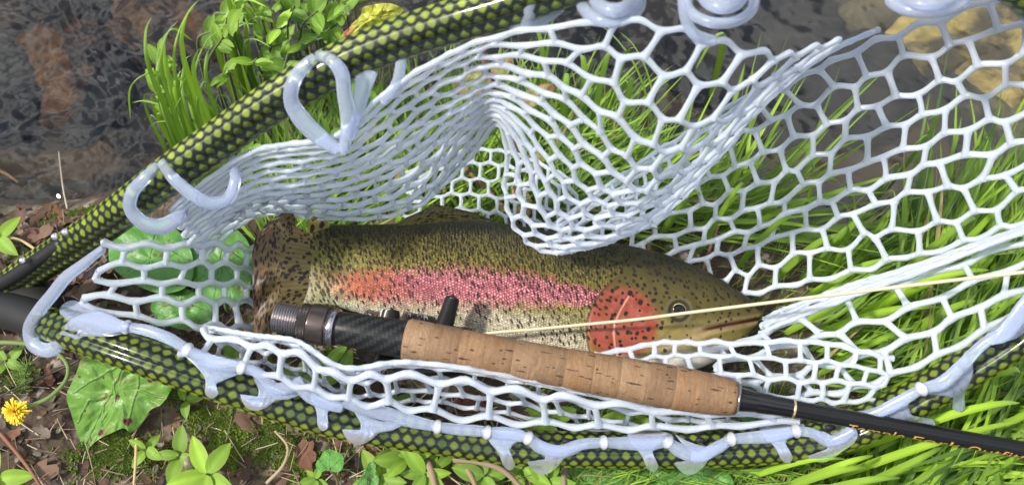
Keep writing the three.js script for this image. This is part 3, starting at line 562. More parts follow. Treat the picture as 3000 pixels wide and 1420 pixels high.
    c = mix3(c, [0.19, 0.165, 0.052], smooth(985, 900, X) * 0.9);
    // pink band
    const dY = Math.abs(Y - cYc(X)) / cHw(X), pk = smooth(1.3, 0.35, dY + (n2 - .5) * 0.9) * smooth(900, 1080, X) * (1 - head);
    const pinkC = mix3([0.46, 0.095, 0.050], [0.42, 0.060, 0.095], smooth(1060, 1300, X + (n1 - .5) * 200));
    c = mix3(c, pinkC, pk * 0.92);
    c = mix3(c, [0.42, 0.40, 0.30], smooth(1.0, 1.6, dY) * smooth(2.6, 1.7, dY) * (Y > cYc(X) ? 1 : 0) * (1 - head) * 0.5 * n2 * smooth(1100, 1300, X));
    // scales
    const su = X / 8.2 + (fbm(X * .03, A * .03 + 7, 2) - .5) * 2.2, row = Math.floor(su), sv = A / 7.6 + (row & 1) * 0.5 + (fbm(X * .03 + 9, A * .03, 2) - .5) * 2.2, fu = su - row - 0.5, fv = sv - Math.floor(sv) - 0.5, id = h2(row, Math.floor(sv));
    const e = Math.sqrt(fu * fu * 3.2 + fv * fv * 4.2), on = (1 - head) * smooth(880, 990, X);
    const dome = smooth(1.0, 0.2, e);
    const sc = (0.66 + 0.52 * dome) * (0.62 + 0.76 * id);
    c = [c[0] * mix(1, sc, on), c[1] * mix(1, sc, on), c[2] * mix(1, sc, on)];
    const pale = on * dome * smooth(0.25, 0.9, pk + smooth(0.45, 0.7, rel) * 0.5) * (0.3 + 0.7 * id) * smooth(1060, 1250, X);
    c = mix3(c, [0.74, 0.56, 0.57], pale * 0.66);
    // head
    if (head > 0) {
      let k = mix3([0.036, 0.031, 0.011], [0.095, 0.077, 0.020], smooth(0.05, 0.38, rel + (n1 - .5) * 0.2));
      k = mix3(k, [0.22, 0.170, 0.048], smooth(0.42, 0.62, rel));
      const gr = smooth(1.12, 0.8, Math.hypot((X - 1808) / 108, (Y - 938) / 104) + (n2 - .5) * 0.25) * smooth(1.35, 0.9, Math.hypot((X - 1790) / 125, (Y - 930) / 130));
      k = mix3(k, mix3([0.30, 0.036, 0.020], [0.34, 0.095, 0.075], clamp(n1 * 1.6 - .3 + (n2 - .5))), gr * (0.72 + 0.26 * smooth(.35, .6, n2)));
      const low = smooth(995, 1030, Y - (X - 1900) * 0.05) * smooth(1890, 1960, X); k = mix3(k, [0.58, 0.50, 0.37], low);
      const jaw = smooth(26, 6, segDist(maxil, X, Y)) * 0.8 + smooth(24, 8, segDist(mouth, X, Y)); k = mix3(k, [0.36, 0.26, 0.13], clamp(jaw) * 0.6);
      k = mix3(k, [0.66, 0.62, 0.56], smooth(1020, 1062, Y));
      k = mix3(k, [0.075, 0.018, 0.015], smooth(6, 2.5, segDist(mouth, X, Y)) * smooth(2030, 2070, X));
      k = mix3(k, [0.20, 0.05, 0.03], smooth(4, 1.5, segDist(preop, X, Y)) * 0.7);
      k = mix3(k, [0.62, 0.42, 0.30], smooth(3.5, 1, segDist(preop.map(([a, b]) => [a + 7, b]), X, Y)) * 0.45);
      const er = Math.hypot(X - EX, (Y - EY) * 1.02); k = mix3(k, [0.115, 0.105, 0.055], smooth(46, 36, er) * 0.6); k = mix3(k, [0.02, 0.018, 0.010], smooth(8, 3, Math.abs(er - 27)) * 0.9);
      k = mix3(k, [0.02, 0.018, 0.012], smooth(7, 4, Math.hypot(X - 2084, Y - 872)));
      const sp2 = 0.85 + 0.3 * n2; k = [k[0] * sp2, k[1] * sp2, k[2] * sp2];
      c = mix3(c, k, head);
      c = mix3(c, [0.10, 0.03, 0.02], smooth(5, 1, segDist(gillE, X, Y)) * 0.8);
    }
    const s = spots[y * TW + x]; c = mix3(c, mix3([0.012, 0.010, 0.008], [0.10, 0.07, 0.05], on * dome * 0.35 * smooth(0.3, 0.7, rel)), s * 0.98);
    bump[y * TW + x] = 0.5 + on * (dome - 0.5) * 0.7 + (1 - on) * (n2 - 0.5) * 0.3;
    return c;
  });
  map.wrapT = map.wrapS = THREE.ClampToEdgeWrapping;
  const bmp = dataTex(TW, TH, (x, y) => bump[y * TW + x], false); bmp.wrapT = bmp.wrapS = THREE.ClampToEdgeWrapping;
  const skin = phy([0.86, 0.86, 0.86], 0.38, { map, bumpMap: bmp, bumpScale: 0.00055, specularIntensity: 0.45});
  const NX = 300, NP = 112, g = new MB();
  for (let i = 0; i <= NX; i++) {
    const t = i / NX, X = X0 + (X1 - X0) * (1 - Math.pow(1 - t, 1.3)), tp = top(X), bt = bot(X), h = (bt - tp) / 2, w = wid(X);
    for (let j = 0; j <= NP; j++) {
      const a = j / NP * 2 * Math.PI, Y = tp + h - h * Math.cos(a), sn = Math.sin(a), th = Math.sign(sn) * Math.pow(Math.abs(sn), 0.86) * w + (sn > 0 ? disp(X, Y) * smooth(0.05, 0.4, sn) : 0);
      g.v(P(X, Y, axisD(Y)).addScaledVector(FWD, -th * K), FWD, (X - X0) / (X1 - X0), a <= Math.PI ? a / Math.PI : 2 - a / Math.PI);
    }
  }
  for (let i = 0; i < NX; i++) for (let j = 0; j < NP; j++) { const a = i * (NP + 1) + j, b = a + NP + 1; g.i.push(a, b, a + 1, b, b + 1, a + 1); }
  const geo = g.geo(); geo.computeVertexNormals(); part('body', geo, skin, fish);
  // eye: gold iris, black pupil, wet surface
  const irisT = dataTex(128, 128, (x, y) => { const u = (x - 64) / 64, v = (y - 64) / 64, r = Math.hypot(u, v), a = Math.atan2(v, u), n = vn(a * 9 + 20, r * 8); if (r < 0.60) return [0.003, 0.003, 0.004]; if (r < 0.68) return [0.45, 0.36, 0.12]; return mix3([0.30, 0.22, 0.04], [0.03, 0.026, 0.012], smooth(0.62, 0.95, r) * 0.8 + 0.5 * n * smooth(0.6, 0.8, r)); });
  const eg = new MB(), er = 23 * K, ec = P(EX, EY, axisD(EY)).addScaledVector(FWD, -(wid(EX) * 0.985 - 9) * K), rows = [];
  for (let j = 0; j <= 12; j++) { const row = []; for (let k = 0; k <= 28; k++) { const a = k / 28 * 2 * Math.PI, b = j / 12 * Math.PI * 0.5; row.push(ec.clone().addScaledVector(RIGHT, Math.cos(a) * Math.sin(b) * er).addScaledVector(UPV, Math.sin(a) * Math.sin(b) * er).addScaledVector(FWD, -Math.cos(b) * er * 0.55)); } rows.push(row); }
  eg.grid(rows, (j, k) => { const a = k * 2 * Math.PI; return [0.5 + 0.5 * j * Math.cos(a), 0.5 + 0.5 * j * Math.sin(a)]; });
  const eyeGeo = eg.geo(); eyeGeo.computeVertexNormals();
  const eye = part('eye', eyeGeo, phy([1, 1, 1], 0.10, { map: irisT, specularIntensity: 0.6 }), fish); eye.userData.label = 'black pupil with gold iris';
  // fins
  const finT = (base, tip, nS, seed, big) => { const qq = rng(seed), S = []; for (let k = 0; k < nS; k++) S.push([qq(), qq(), (0.6 + 0.8 * qq()) * big]); return dataTex(384, 384, (x, y) => { const u = x / 384, v = y / 384; const ray = 0.5 + 0.5 * Math.sin(u * 130 + 2 * vn(u * 6, v * 4)); let c = mix3(base, tip, v); const n = 0.75 + 0.5 * fbm(u * 8 + seed, v * 8, 3); c = c.map((z) => z * n * (0.84 + 0.24 * ray)); for (const [a, b, r] of S) { const e = Math.hypot((u - a) / r, (v - b) / (r * 1.35)); if (e < 1.2) c = mix3(c, [0.014, 0.011, 0.010], smooth(1.15, 0.75, e) * 0.92); } return c; }); };
  const fin = (name, rowsPx, tex, wob = 0, seed = 1, tr = 0.12) => {
    const b = new MB(); const L = rowsPx.map((r) => spline(r.map(([u, v, d]) => P(u, v, d)), 8)); const fine = [];
    const n = L[0].length; for (let j = 0; j <= 18; j++) { const row = []; const y = j / 18 * (L.length - 1), i = Math.min(Math.floor(y), L.length - 2), f = y - i; for (let k = 0; k < n; k++) row.push(L[i][k].clone().lerp(L[i + 1][k], f).addScaledVector(FWD, -wob * (fbm(k / n * 9 + seed, j / 18 * 1.6, 2) - .5) * Math.pow(j / 18, 0.7))); fine.push(row); }
    b.grid(fine); const g1 = b.geo(); g1.computeVertexNormals();
    return part(name, g1, phy([1, 1, 1], 0.4, { map: tex, specularIntensity: 0.5 }), fish);
  };
  fin('tail_fin', [
    [[925, 694, .486], [930, 735, .484], [935, 795, .481], [932, 850, .479], [925, 890, .478]],
    [[868, 662, .484], [835, 720, .474], [825, 795, .468], [820, 870, .468], [828, 945, .472]],
    [[862, 612, .487], [790, 680, .474], [782, 790, .465], [775, 900, .466], [782, 1020, .472]],
    [[848, 606, .489], [748, 690, .475], [742, 815, .463], [738, 930, .466], [745, 1085, .474]],
  ], finT([0.16, 0.13, 0.045], [0.12, 0.07, 0.042], 400, 7, 0.0145), 0.012, 3);
  fin('adipose_fin', [
    [[905, 684, .486], [930, 676, .485], [965, 666, .484]],
    [[900, 650, .483], [928, 642, .482], [960, 648, .483]],
    [[912, 636, .481], [935, 630, .480], [958, 634, .482]],
  ], finT([0.22, 0.18, 0.05], [0.16, 0.13, 0.04], 7, 17, 0.11), 0.002, 5);
  fin('dorsal_fin', [
    [[1164, 660, .478], [1240, 655, .477], [1320, 648, .477], [1400, 645, .478], [1440, 648, .480]],
    [[1190, 636, .474], [1255, 625, .472], [1320, 624, .472], [1395, 630, .475], [1440, 644, .479]],
    [[1232, 618, .472], [1270, 600, .470], [1320, 607, .470], [1390, 624, .474], [1438, 642, .479]],
  ], finT([0.17, 0.15, 0.05], [0.10, 0.085, 0.045], 90, 27, 0.026), 0.003, 9);
}

// ───────────────────────── the fly rod, reel and line ─────────────────────────
const rodA = P(1188, 995, .418), rodB = P(3000, 1317, .400), rodDir = rodB.clone().sub(rodA).normalize();
const rodAt = (X) => { const t = (X - 1188) / (3000 - 1188); let lo = 0, hi = 1.4; const base = rodA, full = rodB.clone().sub(rodA); // distance along the axis whose pixel column is X
  lo = -0.6; hi = 1.6; for (let k = 0; k < 40; k++) { const m = (lo + hi) / 2, q = base.clone().addScaledVector(full, m).sub(EYE), d = q.dot(FWD), u = CX + q.x / d * FPX; if (u < X) lo = m; else hi = m; } return base.clone().addScaledVector(full, lo); };
const pxR = (X, dia) => { const d = rodAt(X).sub(EYE).dot(FWD); return dia / 2 / FPX * d; };
{
  const rod = thing('fly_rod', 'fly rod with cork grip, woven reel seat and glossy black blank lying across the trout', 'fishing rod');
  const ax = rodDir, nV = FWD.clone().negate().addScaledVector(ax, FWD.dot(ax)).normalize(), sV = ax.clone().cross(nV);   // nV faces the eye
  const turned = (L, seg = 40, per = 1, uo = 0) => {   // L: [X px, radius m]
    const g = new MB(), rings = []; let len = uo;
    L.forEach(([X, r], k) => { const c = rodAt(X); if (k) len += c.distanceTo(rodAt(L[k - 1][0])); const ring = []; for (let s = 0; s <= seg; s++) { const a = s / seg * 2 * Math.PI; const dir = nV.clone().multiplyScalar(Math.cos(a)).addScaledVector(sV, Math.sin(a)); ring.push(g.v(c.clone().addScaledVector(dir, r), dir, len, s / seg)); } rings.push(ring); });
    for (let k = 0; k < rings.length - 1; k++) for (let s = 0; s < seg; s++) { const a = rings[k][s], b = rings[k][s + 1], c = rings[k + 1][s], d = rings[k + 1][s + 1]; g.i.push(a, c, b, b, c, d); }
    const q = g.geo(); q.computeVertexNormals(); return q;
  };
  const lathe = (name, L, mat, uo) => part(name, turned(L, 40, 1, uo), mat, rod);
  // cork rings
  const corkT = dataTex(1024, 1024, (x, y) => {   // u: along the grip 0.064 m, v: round
    const u = x / 1024, v = y / 1024; const line = fbmp(u * 44 + 0.8 * vnp(v * 5, u * 5, 5), v * 4, 44, 3), b = fbmp(u * 8, v * 8, 8, 5), f = fbmp(u * 120, v * 60, 60, 2);
    let c = mix3([0.19, 0.105, 0.050], [0.44, 0.28, 0.150], clamp(0.55 * line + 0.55 * b)); c = c.map((z) => z * (0.82 + 0.36 * f));
    c = mix3(c, [0.25, 0.11, 0.04], smooth(0.62, 0.72, line) * 0.5);
    return c;
  });
  const corkBump = dataTex(512, 512, (x, y) => { const u = x / 512, v = y / 512; return 0.5 * fbmp(u * 44, v * 5, 44, 2) + 0.5 * fbmp(u * 60, v * 40, 40, 2); }, false);
  const corkMs = [[1, 1, 1], [0.78, 0.74, 0.70], [1.0, 0.93, 0.84], [0.87, 0.82, 0.76]].map((c, n) => { const m1 = corkT.clone(); m1.repeat.set(1 / 0.064, 1); m1.offset.set(0.23 * n, 0.31 * n); m1.needsUpdate = true; const b1 = corkBump.clone(); b1.repeat.set(1 / 0.064, 1); b1.needsUpdate = true; return std(c.map((z) => z * .72), 0.72, { map: m1, bumpMap: b1, bumpScale: 0.0004 }); });
  const corkDia = [[1186, 118], [1196, 128], [1290, 125], [1400, 119], [1520, 115], [1640, 117], [1760, 122], [1880, 127], [1980, 129], [2060, 123], [2120, 112], [2156, 100]];
  const q = rng(5), edges = [1188]; while (edges[edges.length - 1] < 2156) edges.push(edges[edges.length - 1] + 72 + q() * 12); edges.pop(); edges[edges.length - 1] = 2154;
  const darkPit = std([0.055, 0.028, 0.013], 0.95);
  for (let k = 0; k < edges.length - 1; k++) {
    const L = [], a = edges[k], b = edges[k + 1]; for (let s = 0; s <= 10; s++) { const X = mix(a, b, s / 10), r = pxR(X, table(corkDia, X)[0]); L.push([X, r - ((s === 0 || s === 10) ? 0.00032 : 0)]); }
    if (k === 0) L.unshift([a - 1, 0.006]); if (k === edges.length - 2) L.push([b + 1, 0.004]);
    const ring = lathe('cork_ring', L, corkMs[k % 4], q() * 3);
    // dark pits pressed into the cork
    const pit = new MB();
    for (let z = 0; z < 8; z++) {
      const X = mix(a + 6, b - 6, q()), ang = (q() - 0.42) * 3.0, w = 0.0014 + 0.0095 * q() * q(), hgt = 0.00022 + 0.00065 * q() * q(), r = pxR(X, table(corkDia, X)[0]) - 0.00001, rows = [[], []], n = 9, c0 = rodAt(X);
      for (let s = 0; s <= n; s++) { const t = s / n, e = Math.sin(Math.PI * t) * (0.5 + q() * 0.8) * hgt / r, xx = X + (t - .5) * w * FPX / 0.415; const base = rodAt(clamp(xx, a + 2, b - 2)), rad = pxR(xx, table(corkDia, xx)[0]) + 0.00006, wob = (q() - .5) * 0.02; for (const [m, sg] of [[0, -1], [1, 1]]) { const an = ang + wob + sg * e; rows[m].push(base.clone().addScaledVector(nV, Math.cos(an) * rad).addScaledVector(sV, -Math.sin(an) * rad)); } }
      pit.grid(rows);
    }
    part('cork_pit', pit.geo(), darkPit, ring);
  }
  // reel seat
  const weave = dataTex(256, 256, (x, y) => { const i = Math.floor(x / 16), j = Math.floor(y / 16), over = ((i + j) % 4 + 4) % 4 < 2; const f = over ? (x % 16) / 16 : (y % 16) / 16; const k = (over ? 0.020 : 0.008) * (0.7 + 0.6 * Math.sin(f * Math.PI)); return [k, k * 1.02, k]; });
  weave.repeat.set(1 / 0.028, 2.2);
  lathe('reel_seat', [[984, 0.005], [985, pxR(985, 96)], [1080, pxR(1080, 106)], [1188, pxR(1188, 114)]], phy([1, 1, 1], 0.36, { map: weave, specularIntensity: 0.45 }));
  const gun = std([0.11, 0.085, 0.075], 0.30, { metalness: 0.85 }), pewter = std([0.36, 0.33, 0.34], 0.25, { metalness: 1 });
  lathe('seat_hood', [[906, 0.005], [908, pxR(908, 112)], [914, pxR(914, 118)], [955, pxR(955, 118)], [962, pxR(962, 112)], [965, 0.005]], gun);
  lathe('seat_ring', [[962, 0.005], [964, pxR(964, 116)], [982, pxR(982, 114)], [988, pxR(988, 108)], [990, 0.005]], pewter);
  const kn = []; for (let X = 882; X <= 908; X += 2) kn.push([X, pxR(X, X % 4 ? 106 : 110)]);
  const knT = dataTex(64, 64, (x, y) => { const a = Math.abs(((x + y) % 16) - 8) / 8, b = Math.abs(((x - y + 64) % 16) - 8) / 8; return Math.min(a, b); }, false); knT.repeat.set(1 / 0.004, 14);
  lathe('knurled_nut', [[881, 0.005], ...kn, [909, 0.005]], std([0.05, 0.045, 0.045], 0.4, { metalness: 0.6, bumpMap: knT, bumpScale: 0.0006 }));
  const th = []; for (let X = 806; X <= 884; X += 1.25) th.push([X, pxR(X, 84 + 7 * Math.sin(X * 0.84))]);
  lathe('seat_thread', [[805, 0.002], ...th], std([0.34, 0.31, 0.31], 0.3, { metalness: 0.9 }));
  // front of the grip and the blank
  lathe('winding_check', [[2152, 0.004], [2153, pxR(2153, 98)], [2158, pxR(2158, 99)], [2164, pxR(2164, 84)], [2166, 0.003]], pewter);
  const gloss = phy([0.006, 0.006, 0.007], 0.14, { specularIntensity: 0.7 });
  lathe('blank_wrap', [[2162, pxR(2162, 74)], [2175, pxR(2175, 70)], [2215, pxR(2215, 60)], [2222, pxR(2222, 62)], [2258, pxR(2258, 60)], [2262, pxR(2262, 57)], [2320, pxR(2320, 55)], [2326, pxR(2326, 53)]], gloss);
  lathe('gold_band', [[2320, pxR(2320, 50)], [2321, pxR(2321, 57)], [2327, pxR(2327, 57)], [2328, pxR(2328, 50)]], std([0.78, 0.62, 0.30], 0.25, { metalness: 0.9 }));
  const speck = dataTex(256, 256, (x, y) => { const n = h2(x, y); const k = 0.006 + 0.007 * n; return [k, k * 1.02, k * 1.12]; }); speck.repeat.set(1 / 0.03, 1);
  lathe('rod_blank', [[2324, pxR(2324, 51)], [2600, pxR(2600, 50)], [3000, pxR(3000, 49)], [3500, pxR(3500, 48)]], phy([1, 1, 1], 0.26, { map: speck, specularIntensity: 0.4 }));
  // gold lettering wrapped round the blank
  const cv = document.createElement('canvas'); cv.width = 2048; cv.height = 200; const cx = cv.getContext('2d');
  cx.fillStyle = '#000'; cx.fillRect(0, 0, 2048, 200); cx.fillStyle = '#fff'; cx.textBaseline = 'alphabetic';
  cx.font = '142px sans-serif';
  const words = [['Temple', 30, 560], ['Fork', 640, 480], ['Outfitters', 1190, 840]];
  for (const [w, x, wd] of words) { cx.save(); cx.translate(x, 158); const m = cx.measureText(w).width || wd; cx.scale(wd / m, 1); cx.fillText(w, 0, 0); cx.restore(); }
  const al = new THREE.CanvasTexture(cv); al.wrapS = al.wrapT = THREE.ClampToEdgeWrapping;
  const rowsL = []; for (let j = 0; j <= 12; j++) { const row = [], ang = mix(-0.06, 2.09, j / 12); for (let k = 0; k <= 60; k++) { const X = mix(2476, 3090, k / 60), r = pxR(X, 50.5) + 0.00006; row.push(rodAt(X).addScaledVector(nV, Math.cos(ang) * r).addScaledVector(sV, Math.sin(ang) * r)); } rowsL.push(row); }
  const below = rowsL[12][0].clone().sub(rodAt(2476)).dot(UPV) < 0;
  if (!below) for (let j = 0; j <= 12; j++) { const ang = mix(-0.06, 2.09, j / 12); for (let k = 0; k <= 60; k++) { const X = mix(2476, 3090, k / 60), r = pxR(X, 50.5) + 0.00006; rowsL[j][k] = rodAt(X).addScaledVector(nV, Math.cos(ang) * r).addScaledVector(sV, -Math.sin(ang) * r); } }
  const lg = new MB(); lg.grid(rowsL, (j, k) => [k, 1 - j]);
  const lt = part('lettering', lg.geo(), std([0.80, 0.42, 0.10], 0.4, { metalness: 0.3, alphaMap: al, transparent: true, alphaTest: 0.5 }), rod); lt.userData.label = 'thin gold lettering on the black blank';
  // reel under the seat
  const reel = new THREE.Group(); reel.name = 'fly_reel'; reel.userData.label = 'black fly reel with worn silver edges'; rod.add(reel);
  const up = sV.clone().multiplyScalar(sV.dot(UPV) > 0 ? 1 : -1).addScaledVector(ax, 0.02).normalize(), inn = nV.clone().negate();
  const rc = P(1216, 1000, .4655);
  const wear = dataTex(512, 256, (x, y) => { const u = x / 512, v = y / 256; const n = fbmp(u * 60, v * 20, 20, 4); const k = smooth(0.66, 0.72, n + 0.10 * smooth(0.70, 0.95, v)); return mix3([0.014, 0.014, 0.015], [0.55, 0.53, 0.50], k); });
  const worn = std([1, 1, 1], 0.42, { map: wear });
  const disc = (name, L, mat) => { const g = new MB(), rings = []; const seg = 72; L.forEach(([h, r], k) => { const ring = []; for (let s = 0; s <= seg; s++) { const a = s / seg * 2 * Math.PI, dir = ax.clone().multiplyScalar(Math.cos(a)).addScaledVector(inn, Math.sin(a)); ring.push(g.v(rc.clone().addScaledVector(up, h).addScaledVector(dir, r), dir, s / seg * 2, k / (L.length - 1))); } rings.push(ring); }); for (let k = 0; k < rings.length - 1; k++) for (let s = 0; s < seg; s++) { const a = rings[k][s], b = rings[k][s + 1], c = rings[k + 1][s], d = rings[k + 1][s + 1]; g.i.push(a, b, c, b, d, c); } const q2 = g.geo(); q2.computeVertexNormals(); return part(name, q2, mat, reel); };
  disc('spool_face', [[0.0085, 0.001], [0.0085, 0.0285], [0.0090, 0.0300], [0.0108, 0.0304], [0.0124, 0.0296], [0.0130, 0.0280], [0.0124, 0.022], [0.0122, 0.010], [0.0150, 0.009], [0.0156, 0.008], [0.0156, 0.0005]], worn);
  disc('spool_drum', [[-0.0085, 0.016], [0.0086, 0.016]], M.black);
  disc('wound_line', [[-0.0080, 0.017], [-0.006, 0.024], [0.006, 0.024], [0.0080, 0.017]], std([0.62, 0.56, 0.38], 0.6));
  disc('reel_frame', [[-0.0125, 0.001], [-0.0125, 0.029], [-0.0112, 0.0305], [-0.0092, 0.0305], [-0.0086, 0.029], [-0.0086, 0.001]], M.black);
  for (const a of [4.2, 4.71, 5.2, 2.2, 0.6]) { const g = new MB(); const dir = ax.clone().multiplyScalar(Math.cos(a)).addScaledVector(inn, Math.sin(a)); g.tube([-0.0095, 0, 0.0085].map((h) => rc.clone().addScaledVector(up, h).addScaledVector(dir, 0.0285)), 0.0018, { seg: 10 }); g.build('frame_pillar', M.black, reel); }
  const foot = new MB(); foot.tube([1050, 1120, 1216, 1300, 1380].map((X) => rodAt(X).addScaledVector(inn, pxR(X, 112) + 0.0012)), [0.0012, 0.0022, 0.003, 0.0022, 0.0012].map((r) => [r * 2.2, r * 0.7]), { seg: 12, view: inn }); foot.build('reel_foot', M.black, reel);
  const kb = P(1303, 948, .4455), kt = P(1326, 872, .4415), kd = kt.clone().sub(kb), kg = new MB();
  kg.tube([0, 0.02, 0.1, 0.5, 0.9, 0.97, 1].map((t) => kb.clone().addScaledVector(kd, t)), [0.0040, 0.0047, 0.0047, 0.0042, 0.0039, 0.0036, 0.0028], { seg: 20 }); kg.build('crank_knob', M.black, reel);
  const cap = new MB(); cap.tube([0.0125, 0.0150, 0.0168, 0.0172].map((h) => P(1127, 1000, .4455).addScaledVector(up, h)), [0.0052, 0.0052, 0.0046, 0.002], { seg: 20 }); cap.build('drag_knob', worn, reel);
}
{
  const g = new MB(); g.tube(spline(px([[1395, 985, .452], [1431, 976, .447], [1560, 965, .444], [1705, 951, .441], [1860, 936, .437], [2000, 918, .433], [2200, 893, .426], [2408, 867, .414], [2560, 849, .405], [2699, 832, .396], [2850, 814, .386], [3000, 797, .376], [3250, 768, .36], [3600, 730, .335]]), 8), 0.00088, { seg: 10 });
  const o = g.build('fly_line', std([0.52, 0.47, 0.31], 0.45), scene); tag(o, 'pale cream fly line stretched from the reel past the trout head', 'fishing line');
}

// ───────────────────────── plants ─────────────────────────
const gY = (x, z) => bankY(x, z);
const onG = (u, v, h = 0) => { let p = G(u, v, 0); for (let k = 0; k < 3; k++) p = G(u, v, Math.max(gY(p.x, p.z), WATER_Y - 0.01) + h); return p; };
// blade of grass: root, heading, length, width, how far it bows
function bladeRows(root, head, len, wid, lean, bow, twist = 0) {
  const N = 9, dir = V3(Math.cos(head), 0, Math.sin(head)), side0 = V3(-Math.sin(head), 0, Math.cos(head)); const rows = []; let p = root.clone(), a = Math.PI / 2 - lean;
  for (let k = 0; k <= N; k++) {
    const t = k / N, w = wid * (t < 0.15 ? mix(0.6, 1, t / 0.15) : Math.pow(1 - (t - 0.15) / 0.85, 0.62)) * 0.5;
    const up = V3(0, 1, 0).multiplyScalar(Math.cos(a)).addScaledVector(dir, -Math.sin(a));
    const sd = side0.clone().applyAxisAngle(dir.clone().multiplyScalar(Math.cos(a)).add(V3(0, Math.sin(a), 0)).normalize(), twist * t);
    rows.push([p.clone().addScaledVector(sd, -w).addScaledVector(up, w * 0.45), p.clone(), p.clone().addScaledVector(sd, w).addScaledVector(up, w * 0.45)]);
    p = p.clone().addScaledVector(dir, Math.cos(a) * len / N).add(V3(0, Math.sin(a) * len / N, 0)); a -= bow / N * (0.5 + t);
  }
  return rows;
}
const green = (k, j) => { const t = clamp(k); const c = mix3([0.055, 0.150, 0.012], [0.33, 0.53, 0.016], t); return c.map((x) => x * (0.85 + 0.3 * j)); };
const grassM = phy([1, 1, 1], 0.80, { transmission: 0.45, vertexColors: true, clearcoat: 0.12, clearcoatRoughness: 0.35 });
const leafM = phy([1, 1, 1], 0.75, { transmission: 0.35, vertexColors: true, clearcoat: 0.10, clearcoatRoughness: 0.4 });
const dryM = std([1, 1, 1], 0.85, { vertexColors: true });
// grass mass: bent blades, some variants, many copies
{
  const variants = [];
  for (let k = 0; k < 8; k++) { const b = new MB(); b.grid(bladeRows(V3(0, 0, 0), 0, 1, 0.026 + 0.014 * R(), rr(0.75, 1.25), rr(0.3, 1.1), rr(-1, 1)), null, () => [1, 1, 1]); variants.push(b.geo()); }
  const lists = variants.map(() => []);
  const place = (u, v, len, head, tone, wide = 1, h = 0) => { const p = onG(u, v); if (p.z < shoreZ(p.x) - 0.02) return; if (u > 950 && u < 2340 && v > 690 && v < 1140) { if (u < 1650 || v > 1100) return; len = Math.min(len, 0.019); } if (u > 1000 && u < 2500 && v >= 1140) len = Math.min(len, v < 1330 ? 0.024 : 0.036); if (u >= 2340 && u < 2600 && v > 690 && v < 1140) { len = Math.min(len, 0.06); head = -0.2 + (R() - .5) * 1.2; } p.y += h - 0.004; const k = Math.floor(R() * variants.length); lists[k].push([p, len, head, tone, wide]); };
  // right: long bright blades lying over towards the upper right
  for (let k = 0; k < 9000; k++) { const u = rr(1450, 3300), v = rr(420, 1620); const len = rr(0.035, 0.115) * (u > 2000 ? 1.2 : 0.85); place(u, v, len, -0.45 + (R() - .5) * 2.0 + (u > 2850 && R() < 0.2 ? 2.6 : 0), Math.pow(R(), 0.85), 0.4 + 0.85 * R()); }
  // behind the fish and under the curtain
  for (let k = 0; k < 2400; k++) { const u = rr(760, 1800), v = rr(380, 800); place(u, v, rr(0.03, 0.085), -1.3 + (R() - .5) * 2.2, R() * 0.95, 0.5 + 0.7 * R()); }
  // bottom middle, short
  for (let k = 0; k < 700; k++) { const u = rr(1250, 2350), v = rr(1150, 1560); place(u, v, rr(0.02, 0.05), rr(0, 6.28), R() * 0.6, 0.6 + 0.5 * R()); }
  lists.forEach((L, n) => {
    if (!L.length) return;
    const im = new THREE.InstancedMesh(variants[n], grassM, L.length), m4 = new THREE.Matrix4(), e = new THREE.Euler();
    L.forEach(([p, len, head, tone, wide], k) => { e.set(0, -head, 0); m4.compose(p, new THREE.Quaternion().setFromEuler(e), V3(len, len * 0.9, len * wide)); im.setMatrixAt(k, m4); const c = green(tone, R()); if (R() < 0.035) { c[0] = 0.36; c[1] = 0.27; c[2] = 0.11; } im.setColorAt(k, new THREE.Color().setRGB(...c)); });
    im.name = numbered('bank_grass'); im.castShadow = im.receiveShadow = true; scene.add(im);
    tag(im, ['bright green arching grass over the bank', 'long bent grass blades of the bank', 'leaning grass blades beneath the net', 'dense bank grass below the rod', 'mixed green grass blades along the shore', 'thin bowed grass blades on the bank', 'wide lying grass blades on the bank', 'loose curved grass blades on the bank'][n], 'grass', 'grass on the bank', 'stuff');
  });
}
function tuft(label, rootPx, blades, name = 'grass_tuft') {   // blades: [root u, v, tip u, v, tip height m, width m, tone]
  const r0 = onG(...rootPx), t = thing(name, label, 'grass', 'grass tufts at the water');
  const more = blades.flatMap((b) => b[5] > 0.0062 ? [b] : [b, [b[0] + rr(-22, 22), b[1] + rr(-12, 12), mix(b[0], b[2], rr(.6, .95)) + rr(-26, 26), mix(b[1], b[3], rr(.55, .95)), b[4] * rr(.6, .95), b[5] * rr(.6, .9), b[6] * rr(.6, 1.1), b[7] ?? .02]]);
  for (const [u, v, tu, tv, th, w, tone, sag = 0.02] of more) {
    const a = onG(u, v), b = G(tu, tv, th), m = a.clone().lerp(b, 0.5); m.y += sag + Math.max(0, th) * 0.28;
    const c = spline([a, a.clone().lerp(m, 0.5).add(V3(0, sag * 0.5, 0)), m, b.clone().lerp(m, 0.45).add(V3(0, sag * 0.25, 0)), b], 4), rows = [], n = c.length - 1;
    for (let k = 0; k <= n; k++) { const T = c[Math.min(k + 1, n)].clone().sub(c[Math.max(k - 1, 0)]).normalize(), sd = T.clone().cross(FWD).normalize(), s = k / n, hw = w * 0.34 * Math.min(1, 0.55 + 3 * s) * Math.pow(1 - s, 0.55) + 0.0001, fold = sd.clone().cross(T).multiplyScalar(hw * 0.5); rows.push([c[k].clone().addScaledVector(sd, -hw).add(fold), c[k], c[k].clone().addScaledVector(sd, hw).add(fold)].map((p) => p.sub(r0))); }
    const col = green(tone, R()), b2 = new MB(); b2.grid(rows, null, (j, k) => col.map((x) => x * (k === 0.5 ? 1.25 : 1))); b2.build('blade', grassM, t);
  }
  t.position.copy(r0);
  return t;
}
